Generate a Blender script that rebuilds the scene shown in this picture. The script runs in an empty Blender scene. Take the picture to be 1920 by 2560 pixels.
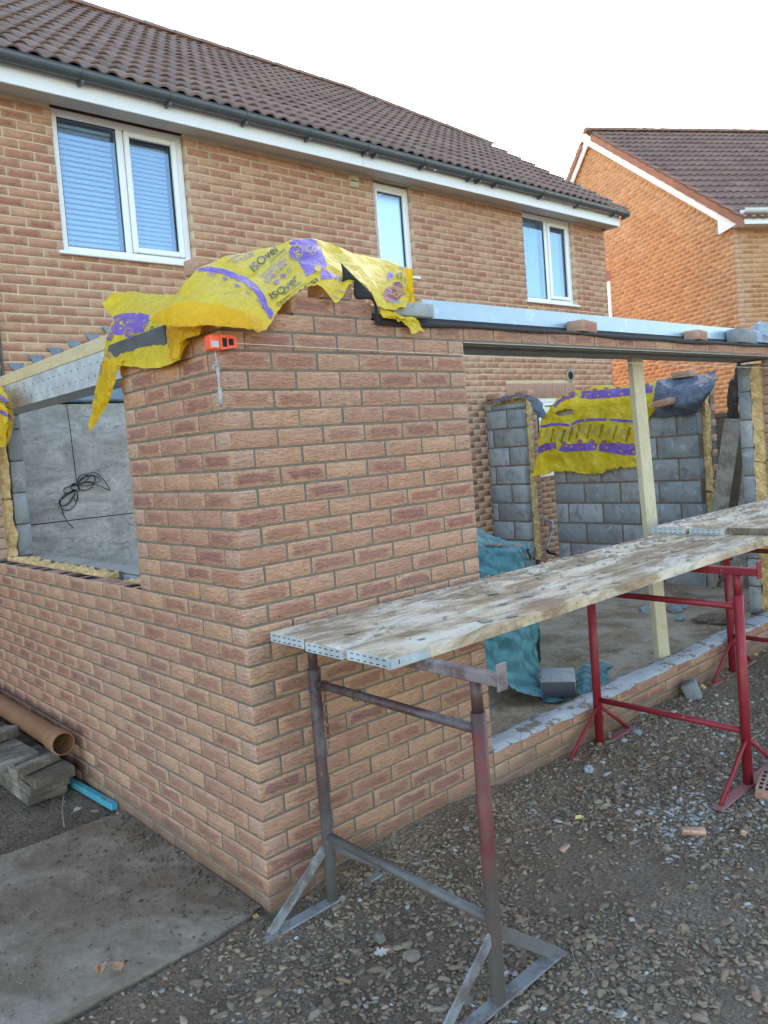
import bpy, bmesh, math, random
import numpy as np
from mathutils import Vector, Matrix
from mathutils.bvhtree import BVHTree
random.seed(7); rng = np.random.default_rng(11)
sc = bpy.context.scene
COL = sc.collection
# ---------------------------------------------------------------- camera model (also used to measure the place)
R = np.array([[0.7450146321608213, -0.6625310644132223, -0.07749700996437375], [-0.09235170631573503, 0.012612630209156594, -0.995646565754365], [0.660624220117994, 0.748928241052086, -0.051789280229758594]])
CP = np.array([-1.546302021436607, -2.574748952718091, 1.6901615247682795]); F = 1973.94; CX, CY = 947.6655, 1223.5905
def ray(u, v): return R.T @ np.array([(u-CX)/F, (v-CY)/F, 1.])
def onx(u, v, x): d = ray(u, v); return CP + d*(x-CP[0])/d[0]
def ony(u, v, y): d = ray(u, v); return CP + d*(y-CP[1])/d[1]
def onz(u, v, z): d = ray(u, v); return CP + d*(z-CP[2])/d[2]
cam = bpy.data.objects.new("camera", bpy.data.cameras.new("camera")); COL.objects.link(cam)
M = Matrix(((R[0][0], -R[1][0], -R[2][0], CP[0]), (R[0][1], -R[1][1], -R[2][1], CP[1]), (R[0][2], -R[1][2], -R[2][2], CP[2]), (0, 0, 0, 1)))
cam.matrix_world = M
cam.data.sensor_fit = 'HORIZONTAL'; cam.data.sensor_width = 36; cam.data.lens = F/1920*36
cam.data.shift_x = (960-CX)/1920; cam.data.shift_y = (CY-1280)/1920
cam.data.clip_start = 0.05; cam.data.clip_end = 600
sc.camera = cam

# ---------------------------------------------------------------- materials
class NT:
    def __init__(s, name):
        s.m = bpy.data.materials.new(name); s.m.use_nodes = True; s.t = s.m.node_tree; s.t.nodes.clear()
        s.o = s.n('OutputMaterial'); s.b = s.n('BsdfPrincipled'); s.l(s.b.outputs[0], s.o.inputs[0])
    def n(s, k, **kw):
        nd = s.t.nodes.new('ShaderNode'+k)
        for a, b in kw.items(): setattr(nd, a, b)
        return nd
    def l(s, a, b): s.t.links.new(a, b)
    def put(s, sock, v):
        if v is None: return
        if isinstance(v, bpy.types.NodeSocket): s.l(v, sock)
        elif isinstance(v, (tuple, list)) and len(v) == 3 and sock.type == 'RGBA': sock.default_value = (*v, 1)
        else: sock.default_value = v
    def math(s, op, a, b=None, c=None, clamp=False):
        nd = s.n('Math', operation=op, use_clamp=clamp); s.put(nd.inputs[0], a); s.put(nd.inputs[1], b); s.put(nd.inputs[2], c); return nd.outputs[0]
    def mix(s, f, a, b, mode='MIX'):
        nd = s.n('MixRGB', blend_type=mode); s.put(nd.inputs[0], f); s.put(nd.inputs[1], a); s.put(nd.inputs[2], b); return nd.outputs[0]
    def noise(s, scale, vec=None, detail=4, rough=.55, dist=0, out=0):
        nd = s.n('TexNoise'); s.put(nd.inputs['Vector'], vec); nd.inputs['Scale'].default_value = scale; nd.inputs['Detail'].default_value = detail
        nd.inputs['Roughness'].default_value = rough; nd.inputs['Distortion'].default_value = dist; return nd.outputs[out]
    def voro(s, scale, vec=None, feat='F1', out=0):
        nd = s.n('TexVoronoi', feature=feat); s.put(nd.inputs['Vector'], vec); nd.inputs['Scale'].default_value = scale; return nd.outputs[out]
    def ramp(s, f, *st, interp='LINEAR'):
        nd = s.n('ValToRGB'); s.put(nd.inputs[0], f); cr = nd.color_ramp; cr.interpolation = interp
        while len(cr.elements) < len(st): cr.elements.new(.5)
        for e, (p, c) in zip(cr.elements, st): e.position = p; e.color = (*c, 1) if isinstance(c, tuple) else (c, c, c, 1)
        return nd.outputs[0]
    def obj(s): return s.n('TexCoord').outputs['Object']
    def geo(s): return s.n('NewGeometry').outputs['Position']
    def uv(s, name): return s.n('UVMap', uv_map=name).outputs[0]
    def attr(s, name): return s.n('Attribute', attribute_name=name).outputs['Color']
    def sep(s, v): nd = s.n('SeparateXYZ'); s.put(nd.inputs[0], v); return nd.outputs
    def comb(s, x=0., y=0., z=0.): nd = s.n('CombineXYZ'); [s.put(nd.inputs[i], v) for i, v in enumerate((x, y, z))]; return nd.outputs[0]
    def scale(s, v, k): nd = s.n('VectorMath', operation='MULTIPLY'); s.put(nd.inputs[0], v); nd.inputs[1].default_value = k; return nd.outputs[0]
    def bump(s, h, st=.5, d=.01, prev=None):
        nd = s.n('Bump'); nd.inputs['Strength'].default_value = st; nd.inputs['Distance'].default_value = d; s.put(nd.inputs['Height'], h)
        if prev: s.l(prev, nd.inputs['Normal'])
        s.l(nd.outputs[0], s.b.inputs['Normal']); return nd.outputs[0]
    def set(s, col=None, rough=None, metal=None, **kw):
        s.put(s.b.inputs['Base Color'], col); s.put(s.b.inputs['Roughness'], rough); s.put(s.b.inputs['Metallic'], metal)
        for k, v in kw.items(): s.put(s.b.inputs[k.replace('_', ' ')], v)
        return s.m
def plain(name, c1, c2=None, rough=.6, metal=0., sc_=8, bst=.2, bd=.004, spots=None, stretch=None, rough2=None):
    t = NT(name); v = t.geo()
    if stretch: v = t.scale(t.obj(), stretch)
    n = t.noise(sc_, v, 6, .6); col = t.ramp(n, (.3, c1), (.7, c2 or c1))
    if spots:
        m = t.ramp(t.noise(spots[1], v, 5, .7), (spots[2], 0.), (spots[2]+.06, 1.)); col = t.mix(m, col, spots[0])
    t.bump(t.noise(sc_*6, v, 5, .65), bst, bd)
    r = rough if rough2 is None else t.ramp(n, (.3, rough), (.7, rough2))
    return t.set(col, r, metal)
def brick_mat(name, ea, eb, pa, pb, rust=1., patch=1., bd=.004, uscale=1., mud=0.):
    t = NT(name); a = t.sep(t.attr('Col')); un = t.sep(t.uv('uvn')); um = t.uv('uvm')
    rust_n = t.noise(1., t.scale(um, (24*uscale, 88*uscale, 1)), 4, .62, 1.6)
    n2 = t.noise(45*uscale, um, 5, .7); n3 = t.noise(11, um, 3)
    jit = t.math('ADD', t.math('MULTIPLY', t.math('SUBTRACT', n2, .5), .6), t.math('MULTIPLY', t.math('SUBTRACT', t.noise(14, um, 3), .5), .7))
    mu = t.math('MULTIPLY', t.math('SUBTRACT', t.math('ADD', .90, jit), t.math('ABSOLUTE', un[0])), 4.5, clamp=True)
    mv = t.math('MULTIPLY', t.math('SUBTRACT', t.math('ADD', .84, jit), t.math('ABSOLUTE', un[1])), 2.3, clamp=True)
    mask = t.math('MULTIPLY', t.math('MULTIPLY', mu, mv), t.math('MULTIPLY', a[1], patch), clamp=True)
    hd = t.math('SUBTRACT', 1., t.n('Attribute', attribute_name='Col').outputs['Alpha']); mask = t.math('MULTIPLY', mask, t.math('SUBTRACT', 1., t.math('MULTIPLY', hd, .7)))
    e = t.mix(a[0], ea, eb); p = t.mix(a[2], pa, pb)
    e = t.mix(t.math('MULTIPLY', hd, .5), e, (.60, .39, .30)); col = t.mix(mask, e, p)
    col = t.mix(t.math('MULTIPLY', n3, .25), col, t.mix(1., col, (1.25, 1.15, 1.05), 'MULTIPLY'))
    col = t.mix(t.ramp(rust_n, (.37, .6), (.45, 0.)), col, t.mix(1., col, (.45, .38, .34), 'MULTIPLY'))
    spk = t.ramp(t.voro(75, um), (.045, 1.), (.085, 0.)); spk = t.math('MULTIPLY', spk, t.math('MULTIPLY', mask, t.ramp(n3, (.5, 0.), (.62, .8))))
    col = t.mix(spk, col, (.07, .035, .045))
    if mud: zz = t.sep(t.geo())[2]; mm = t.math('MULTIPLY', t.math('SUBTRACT', t.math('ADD', mud, t.math('MULTIPLY', t.noise(3.5, t.geo(), 6, .7), .16)), zz), 9., clamp=True); col = t.mix(t.math('MULTIPLY', mm, .72), col, (.17, .105, .062))
    w = t.noise(1.1, t.geo(), 4, .6); col = t.mix(t.ramp(w, (.42, 0.), (.7, .14)), col, (.62, .52, .42))
    nb = t.bump(t.noise(220*uscale, um, 4, .6), .25*rust, bd*.3)
    t.bump(rust_n, 1.*rust, bd*1.6, nb)
    return t.set(col, .88)
MT = {}
MT['brick'] = brick_mat('rustic_brick', (.61, .34, .21), (.53, .275, .185), (.43, .195, .13), (.33, .145, .12), 1., 1.1, .008, mud=.012)
MT['brick_clean'] = brick_mat('clean_brick', (.61, .34, .21), (.53, .275, .185), (.43, .195, .13), (.33, .145, .12), 1., .8, .008)
MT['brick_house'] = brick_mat('house_brick', (.57, .335, .205), (.50, .275, .17), (.42, .185, .12), (.37, .155, .105), .6, 1.1, .004)
MT['brick_next'] = brick_mat('neighbour_brick', (.60, .32, .15), (.54, .28, .13), (.43, .19, .09), (.37, .16, .08), .5, 1.1, .004)
MT['mortar'] = plain('grey_mortar', (.13, .112, .088), (.21, .18, .145), .95, sc_=14, bst=.6, bd=.006)
MT['mortar_house'] = plain('buff_mortar', (.56, .43, .29), (.66, .53, .38), .95, sc_=10, bst=.3)
MT['mortar_next'] = plain('warm_mortar', (.60, .43, .26), (.70, .52, .34), .95, sc_=10, bst=.3)
MT['block_mortar'] = plain('block_mortar', (.12, .085, .068), (.21, .16, .13), .95, sc_=12, bst=.6, bd=.01)
def block_mat():
    t = NT('concrete_block'); um = t.uv('uvm'); a = t.sep(t.attr('Col'))
    c = t.mix(a[0], (.20, .225, .24), (.38, .405, .42)); c = t.mix(t.math('MULTIPLY', a[2], .6), c, (.27, .265, .25)); n = t.noise(6, um, 5, .65, .8)
    c = t.mix(t.ramp(n, (.36, .55), (.50, 0.)), c, (.12, .125, .135)); c = t.mix(t.ramp(t.noise(9, um, 6, .7, .5), (.56, 0.), (.68, .6)), c, (.48, .51, .53))
    c = t.mix(t.ramp(t.noise(1., t.scale(um, (30, 2.5, 1)), 4), (.58, 0.), (.72, .4)), c, (.09, .09, .095))
    t.bump(t.noise(160, um, 4, .7), .5, .004); return t.set(c, .93)
MT['block'] = block_mat()
def wood_mat(name, c1, c2, dirt, dirt_amt, axis=(1, 14, 14), knots=True, white=0.):
    t = NT(name); o = t.obj(); v = t.scale(o, axis)
    g = t.noise(6, v, 5, .6, 1.2); col = t.ramp(g, (.3, c1), (.7, c2))
    if knots:
        k = t.ramp(t.voro(2.2, t.scale(o, (1.2, 5, 5))), (.035, 1.), (.07, 0.)); col = t.mix(t.math('MULTIPLY', k, .8), col, (.16, .09, .045))
    if white: col = t.mix(t.ramp(t.noise(3.2, t.scale(o, (.8, 2.5, 2.5)), 7, .68, .6), (.44, 0.), (.60, white)), col, (.80, .77, .70))
    d = t.ramp(t.noise(4.5, t.scale(o, (.6, 1.6, 1.6)), 9, .74, .5), (.52-dirt_amt*.10, 0.), (.58, dirt_amt)); col = t.mix(d, col, dirt)
    col = t.mix(t.ramp(t.noise(34, t.scale(o, (.6, 1, 1)), 4, .7), (.60, 0.), (.68, dirt_amt*.7)), col, (.20, .15, .10))
    oi = t.n('ObjectInfo').outputs['Random']; col = t.mix(t.math('MULTIPLY', oi, .55), col, t.mix(1., col, (.70, .64, .56), 'MULTIPLY'))
    t.bump(t.noise(9, v, 6, .7), .5, .003, t.bump(t.noise(60, o, 4), .3, .003)); return t.set(col, .82)
MT['board'] = wood_mat('weathered_board', (.64, .49, .33), (.78, .64, .46), (.31, .20, .115), .95, white=.7)
MT['board_dark'] = wood_mat('dark_board', (.20, .16, .12), (.32, .26, .19), (.10, .08, .06), .9)
MT['pine'] = wood_mat('new_timber', (.56, .47, .31), (.70, .61, .43), (.40, .33, .2), .25, axis=(14, 14, 1))
MT['pine_y'] = wood_mat('batten_timber', (.56, .45, .27), (.70, .59, .38), (.40, .33, .2), .3, axis=(14, 1, 14))
MT['grey_wood'] = wood_mat('old_grey_timber', (.12, .10, .08), (.27, .225, .18), (.07, .052, .038), .7, axis=(14, 1, 14), white=.25)
MT['grey_wood_z'] = wood_mat('old_grey_plank', (.30, .265, .24), (.50, .46, .42), (.15, .12, .10), .5, axis=(14, 14, 1), white=.3)
MT['fence'] = wood_mat('fence_boards', (.11, .085, .055), (.20, .16, .105), (.09, .10, .05), .5, axis=(14, 1, 14))
MT['galv'] = plain('galvanised_steel', (.38, .43, .47), (.60, .66, .71), .42, .35, 9, .12, .002, spots=((.24, .24, .24), 5, .62), rough2=.65)
MT['galv_sky'] = plain('sky_tinted_upstand', (.30, .44, .58), (.38, .52, .64), .36, .2, 4, .08, .002, spots=((.48, .60, .68), 7, .58))  # galvanised steel with the reflected sky put into its blue
MT['lintel_under'] = plain('lintel_underside', (.26, .25, .235), (.38, .37, .345), .7, .1, 6, .3, .004)
MT['dpc'] = plain('black_damp_course', (.014, .013, .013), (.026, .024, .024), .85, 0, 6, .4, .004)
MT['damp'] = plain('dark_block_face', (.055, .062, .07), (.09, .098, .105), .6, 0, 6, .2, .002)  # darker tone for the front of the grey block
MT['dpc_dark'] = plain('dark_grey_strip', (.05, .055, .06), (.09, .10, .105), .7, 0, 9, .4, .004)
MT['dpc_grey'] = plain('muddy_damp_course', (.30, .335, .37), (.47, .51, .55), .5, 0, 7, .5, .004, spots=((.14, .115, .09), 11, .53))
def wool_mat():
    t = NT('mineral_wool'); g = t.geo(); n = t.noise(22, g, 7, .7); c = t.ramp(n, (.3, (.48, .27, .10)), (.5, (.74, .49, .22)), (.7, (.88, .69, .42)))
    t.bump(t.noise(70, g, 5, .8), 1., .012); return t.set(c, 1.)
MT['wool'] = wool_mat()
MT['upvc'] = plain('white_upvc', (.78, .80, .81), (.82, .84, .85), .28, 0, 2, .02)
MT['upvc_warm'] = plain('white_trim', (.74, .74, .72), (.80, .80, .78), .35, 0, 2, .03)
MT['fascia'] = plain('white_fascia', (.74, .77, .80), (.80, .82, .83), .3, 0, 2.5, .03)
MT['soffit'] = plain('soffit_board', (.60, .58, .55), (.66, .64, .60), .45, 0, 2, .03)
MT['gutter'] = plain('dark_grey_gutter', (.065, .08, .09), (.09, .105, .115), .32, 0, 4, .05)
MT['gutter_w'] = plain('white_gutter', (.62, .64, .62), (.70, .72, .70), .4, 0, 3, .05)
def tile_mat(name, a, b, moss):
    t = NT(name); g = t.geo(); c = t.mix(t.noise(1.7, g, 4), a, b); c = t.mix(t.ramp(t.noise(26, g, 6, .75), (.55, 0.), (.75, .5)), c, moss)
    c = t.mix(t.sep(t.attr('Col'))[0], c, t.mix(1., c, (.72, .70, .70), 'MULTIPLY'))
    t.bump(t.noise(140, g, 4, .7), .4, .003); return t.set(c, .82)
MT['tile'] = tile_mat('brown_roof_tile', (.20, .125, .095), (.27, .178, .14), (.34, .26, .20))
MT['tile_n'] = tile_mat('neighbour_roof_tile', (.22, .13, .10), (.28, .175, .14), (.32, .22, .17))
MT['verge'] = plain('terracotta_verge', (.26, .11, .07), (.36, .165, .10), .8, 0, 3, .2)
MT['lead'] = plain('lead_sheet', (.10, .145, .20), (.17, .22, .28), .38, .3, 5, .25, .004)
def board_mat():
    t = NT('stained_ply'); g = t.scale(t.geo(), (1, 1, 1.6)); c = t.ramp(t.noise(3.4, g, 8, .68, .5), (.32, (.28, .25, .215)), (.5, (.42, .39, .35)), (.68, (.58, .55, .50)))
    c = t.mix(t.ramp(t.noise(7, t.scale(t.geo(), (1, 1, 3)), 7, .75, 1.), (.56, 0.), (.64, .7)), c, (.16, .13, .12)); c = t.mix(t.ramp(t.noise(24, g, 8, .8), (.40, .5), (.5, 0.)), c, (.20, .18, .165)); c = t.mix(t.ramp(t.noise(15, g, 8, .8), (.58, 0.), (.68, .5)), c, (.62, .62, .60))
    t.bump(t.noise(40, g, 5), .3, .003); return t.set(c, .75)
MT['ply'] = board_mat()
MT['cable'] = plain('black_cable', (.012, .014, .017), (.02, .022, .026), .35)
def paint_mat(name, c1, c2, rust, drip, lo_grey=0., amt=.55):
    t = NT(name); g = t.geo(); c = t.ramp(t.noise(5, g, 5), (.3, c1), (.7, c2)); c = t.mix(t.ramp(t.noise(8, g, 8, .75), (amt, 0.), (amt+.1, .85)), c, rust)
    c = t.mix(t.ramp(t.noise(17, t.scale(g, (1, 1, .55)), 7, .8), (.655, 0.), (.69, .9)), c, drip)
    if lo_grey:
        z = t.sep(g)[2]; m = t.math('MULTIPLY', t.math('SUBTRACT', t.math('ADD', .30, t.math('MULTIPLY', t.noise(7, g, 5), .3)), z), 2.6, clamp=True)
        c = t.mix(t.math('MULTIPLY', m, lo_grey), c, (.17, .19, .18))
    t.bump(t.noise(60, g, 5, .7), .35, .003); return t.set(c, t.ramp(t.noise(9, g, 4), (.3, .38), (.7, .7)))
MT['rust_red'] = paint_mat('worn_maroon_paint', (.10, .024, .02), (.20, .032, .022), (.075, .045, .04), (.45, .43, .41), .7, .43)
MT['rust_dark'] = paint_mat('dirty_dark_steel', (.06, .032, .032), (.095, .045, .042), (.12, .10, .098), (.42, .40, .39), .6, .48)
MT['plate'] = paint_mat('worn_grey_steel', (.19, .20, .205), (.30, .32, .33), (.13, .095, .09), (.16, .30, .28), 0, .47)
MT['plate_red'] = paint_mat('worn_maroon_plate', (.17, .12, .12), (.28, .24, .24), (.11, .065, .065), (.5, .5, .48), 0, .46)
MT['bright_red'] = paint_mat('red_gloss_paint', (.21, .010, .018), (.30, .016, .026), (.24, .035, .04), (.58, .40, .38), 0, .60)
MT['foot_pink'] = paint_mat('scuffed_red_paint', (.30, .09, .09), (.38, .15, .15), (.26, .17, .16), (.5, .45, .42), 0, .5)
MT['chain'] = plain('rusty_chain', (.06, .028, .02), (.10, .045, .03), .8)
MT['orange'] = plain('orange_plastic', (.85, .075, .02), (.9, .10, .03), .35, 0, 3, .05)
MT['sticker'] = plain('worn_sticker', (.45, .42, .42), (.6, .58, .58), .5)
MT['string'] = plain('builders_line', (.60, .55, .45), (.7, .66, .55), .8)
MT['pin'] = plain('line_pin_steel', (.22, .23, .24), (.40, .42, .44), .5, .5, 20, .3)
MT['teal'] = None
def sheet_mat(name, c1, c2, rough=.32, trans=.25, wr=.5, sc_=14, fine=70, back=None):
    t = NT(name); g = t.geo(); c = t.ramp(t.noise(6, g, 6, .65), (.3, c1), (.7, c2))
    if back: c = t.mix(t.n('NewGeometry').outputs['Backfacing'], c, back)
    n = t.noise(sc_, g, 7, .62, 1.4); rd_ = t.math('ABSOLUTE', t.math('SUBTRACT', t.noise(sc_*.8, g, 3, .5, 2.), .5)); t.bump(rd_, wr*.9, .05, t.bump(n, wr, .03, t.bump(t.noise(fine, g, 3, .6, .6), .25, .004)))
    t.set(c, rough); 
    tr = t.n('BsdfTranslucent'); t.put(tr.inputs[0], c); mx = t.n('MixShader'); mx.inputs[0].default_value = trans
    t.l(t.b.outputs[0], mx.inputs[1]); t.l(tr.outputs[0], mx.inputs[2]); t.l(mx.outputs[0], t.o.inputs[0]); return t.m
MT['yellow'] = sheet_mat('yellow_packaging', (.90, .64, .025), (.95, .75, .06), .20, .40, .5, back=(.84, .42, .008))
MT['amber_shade'] = sheet_mat('amber_shade_film', (.86, .50, .010), (.92, .60, .02), .25, .45, .5)  # inner side of the yellow film, its translucent shade put into the colour
MT['purple'] = sheet_mat('purple_print', (.15, .075, .40), (.20, .11, .50), .28, .1, .5)
MT['ink'] = sheet_mat('dark_green_ink', (.02, .035, .03), (.035, .05, .04), .35, .05, .3)
MT['maroon'] = sheet_mat('maroon_print', (.22, .03, .06), (.27, .05, .08), .3, .1, .3)
MT['black_sheet'] = sheet_mat('black_polythene', (.012, .013, .015), (.03, .034, .04), .26, .0, .8, 9)
MT['blue_sheet'] = sheet_mat('blue_black_polythene', (.07, .10, .145), (.13, .17, .22), .28, .0, .7, 7)
MT['clear'] = sheet_mat('cloudy_polythene', (.50, .58, .64), (.70, .76, .80), .22, .4, .9, 12)
def teal_mat():
    t = NT('teal_tarpaulin'); g = t.geo(); w = t.n('TexWave', wave_type='BANDS', bands_direction='DIAGONAL'); w.inputs['Scale'].default_value = 3.; w.inputs['Distortion'].default_value = 9; w.inputs['Detail'].default_value = 4; t.put(w.inputs[0], g)
    c = t.ramp(w.outputs['Fac'], (.2, (.035, .155, .18)), (.8, (.07, .26, .29))); c = t.mix(t.ramp(t.noise(9, g, 7, .75, .4), (.52, 0.), (.68, .6)), c, (.20, .40, .41))
    c = t.mix(t.ramp(t.noise(4, g, 6, .7), (.56, 0.), (.7, .5)), c, (.02, .085, .10)); t.bump(t.noise(10, g, 7, .68, 1.6), .9, .03); return t.set(c, .5)
MT['teal'] = teal_mat()
MT['clay'] = plain('brown_drain_pipe', (.24, .115, .06), (.33, .165, .09), .30, 0, 5, .08, .002, spots=((.36, .27, .2), 9, .62), rough2=.5)
MT['bluewood'] = plain('blue_painted_batten', (.03, .26, .36), (.08, .38, .46), .55, 0, 12, .3, spots=((.10, .12, .12), 14, .6))
MT['leaf'] = plain('dead_leaf', (.42, .20, .10), (.58, .34, .20), .7, 0, 30, .4)
MT['leaf_pale'] = plain('pale_dead_leaf', (.42, .38, .33), (.55, .50, .44), .7, 0, 30, .4)
MT['leaf_yellow'] = plain('yellow_scrap', (.62, .50, .18), (.72, .62, .30), .7, 0, 30, .4)
MT['twig'] = plain('dry_twig', (.25, .22, .18), (.35, .31, .26), .8)
MT['pipe_w'] = plain('grey_waste_pipe', (.42, .47, .50), (.50, .55, .57), .4)
MT['vent'] = plain('cream_plastic', (.42, .37, .22), (.5, .45, .28), .5)
MT['cement'] = plain('dried_cement', (.24, .205, .165), (.40, .35, .28), .95, 0, 12, .7, .006)
MT['dark'] = plain('dark_void', (.01, .01, .01), (.012, .012, .012), .9)
MT['arch'] = brick_mat('arch_brick', (.30, .125, .085), (.26, .10, .07), (.26, .095, .07), (.22, .085, .065), .5, .5, .004)
MT['seal'] = plain('black_gasket', (.015, .015, .017), (.02, .02, .022), .5)
def glass_mat(name, tint, refl, rough=0.):
    t = NT(name); t.t.nodes.remove(t.b); gl = t.n('BsdfGlossy'); gl.inputs[0].default_value = (.60, .78, .97, 1); gl.inputs['Roughness'].default_value = rough
    tr = t.n('BsdfTransparent'); tr.inputs[0].default_value = (*tint, 1); mx = t.n('MixShader'); mx.inputs[0].default_value = refl
    t.l(tr.outputs[0], mx.inputs[1]); t.l(gl.outputs[0], mx.inputs[2]); t.l(mx.outputs[0], t.o.inputs[0]); return t.m
MT['glass'] = glass_mat('window_glass', (.80, .90, .98), .19)
MT['glass_ob'] = glass_mat('obscured_glass', (.55, .75, .95), .62, .25)
MT['room'] = plain('dim_room', (.05, .08, .12), (.07, .10, .14), .9)
MT['blind'] = plain('white_blind', (.86, .90, .92), (.90, .93, .95), .5)
MT['net'] = plain('net_curtain', (.45, .55, .62), (.55, .64, .70), .8, 0, 12)
# ---- soil and stone
def soil_mat(name, a, b, c3, wet=.0, bumpd=.02, patch=None):
    t = NT(name); g = t.geo(); n = t.noise(2.2, g, 8, .65); c = t.ramp(n, (.3, a), (.5, b), (.68, c3)); f = t.noise(60, g, 7, .75)
    c = t.mix(t.ramp(f, (.38, .75), (.52, 0.)), c, t.mix(1., c, (.42, .38, .34), 'MULTIPLY')); c = t.mix(t.ramp(t.noise(130, g, 3, .8), (.68, 0.), (.73, .6)), c, (.36, .34, .31))
    if patch: c = t.mix(t.ramp(t.noise(3.1, g, 6, .7, .5), (.44, 0.), (.6, .85)), c, patch)
    vd = t.voro(38, g, 'DISTANCE_TO_EDGE'); t.bump(t.math('ADD', t.math('MULTIPLY', t.math('MINIMUM', vd, .18), 2.), f), .9, bumpd, t.bump(t.noise(17, g, 6, .7), .8, .03))
    return t.set(c, .95)
MT['soil'] = soil_mat('stony_soil', (.18, .125, .082), (.27, .195, .138), (.37, .285, .215))
MT['floor'] = soil_mat('dusty_floor', (.28, .19, .11), (.43, .315, .195), (.54, .42, .29), bumpd=.016, patch=(.60, .50, .38))
def conc():
    t = NT('muddy_concrete'); g = t.geo(); c = t.ramp(t.noise(2.6, g, 9, .68, .3), (.34, (.145, .10, .066)), (.5, (.235, .18, .13)), (.66, (.36, .30, .235)))
    c = t.mix(t.ramp(t.noise(38, g, 6, .75), (.55, 0.), (.7, .6)), c, (.10, .075, .052)); t.bump(t.noise(26, g, 7, .7), .9, .014); return t.set(c, t.ramp(t.noise(3, g, 4), (.3, .6), (.7, .9)))
MT['conc'] = conc()
def stone_mat():
    t = NT('crushed_stone'); g = t.geo(); a = t.attr('Col'); n = t.noise(50, g, 5, .7); c = t.mix(t.math('MULTIPLY', n, .7), a, t.mix(1., a, (.55, .5, .46), 'MULTIPLY'))
    t.bump(t.noise(120, g, 4, .7), .5, .003); return t.set(c, .9)
MT['stone'] = stone_mat()

# ---------------------------------------------------------------- object helpers
def tag(o, label=None, cat=None, group=None, kind=None):
    if label: o['label'] = label
    if cat: o['category'] = cat
    if group: o['group'] = group
    if kind: o['kind'] = kind
    return o
def thing(name, label, cat, loc=(0, 0, 0), group=None, rot=(0, 0, 0)):
    o = bpy.data.objects.new(name, None); COL.objects.link(o); o.location = loc; o.rotation_euler = rot; o.empty_display_size = .1
    return tag(o, label, cat, group)
def link(name, me, mat, parent=None, keep_world=True, smooth=False):
    if mat is not None:
        for m in (mat if isinstance(mat, (list, tuple)) else [mat]): me.materials.append(MT[m] if isinstance(m, str) else m)
    o = bpy.data.objects.new(name, me); COL.objects.link(o)
    if smooth: me.polygons.foreach_set('use_smooth', [True]*len(me.polygons))
    if parent is not None:
        o.parent = parent
        if keep_world: o.matrix_parent_inverse = wm(parent).inverted()
    return o
def wm(o):
    m = Matrix.LocRotScale(o.location, o.rotation_euler, o.scale)
    if o.parent: m = wm(o.parent) @ o.matrix_parent_inverse @ m
    return m
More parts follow.
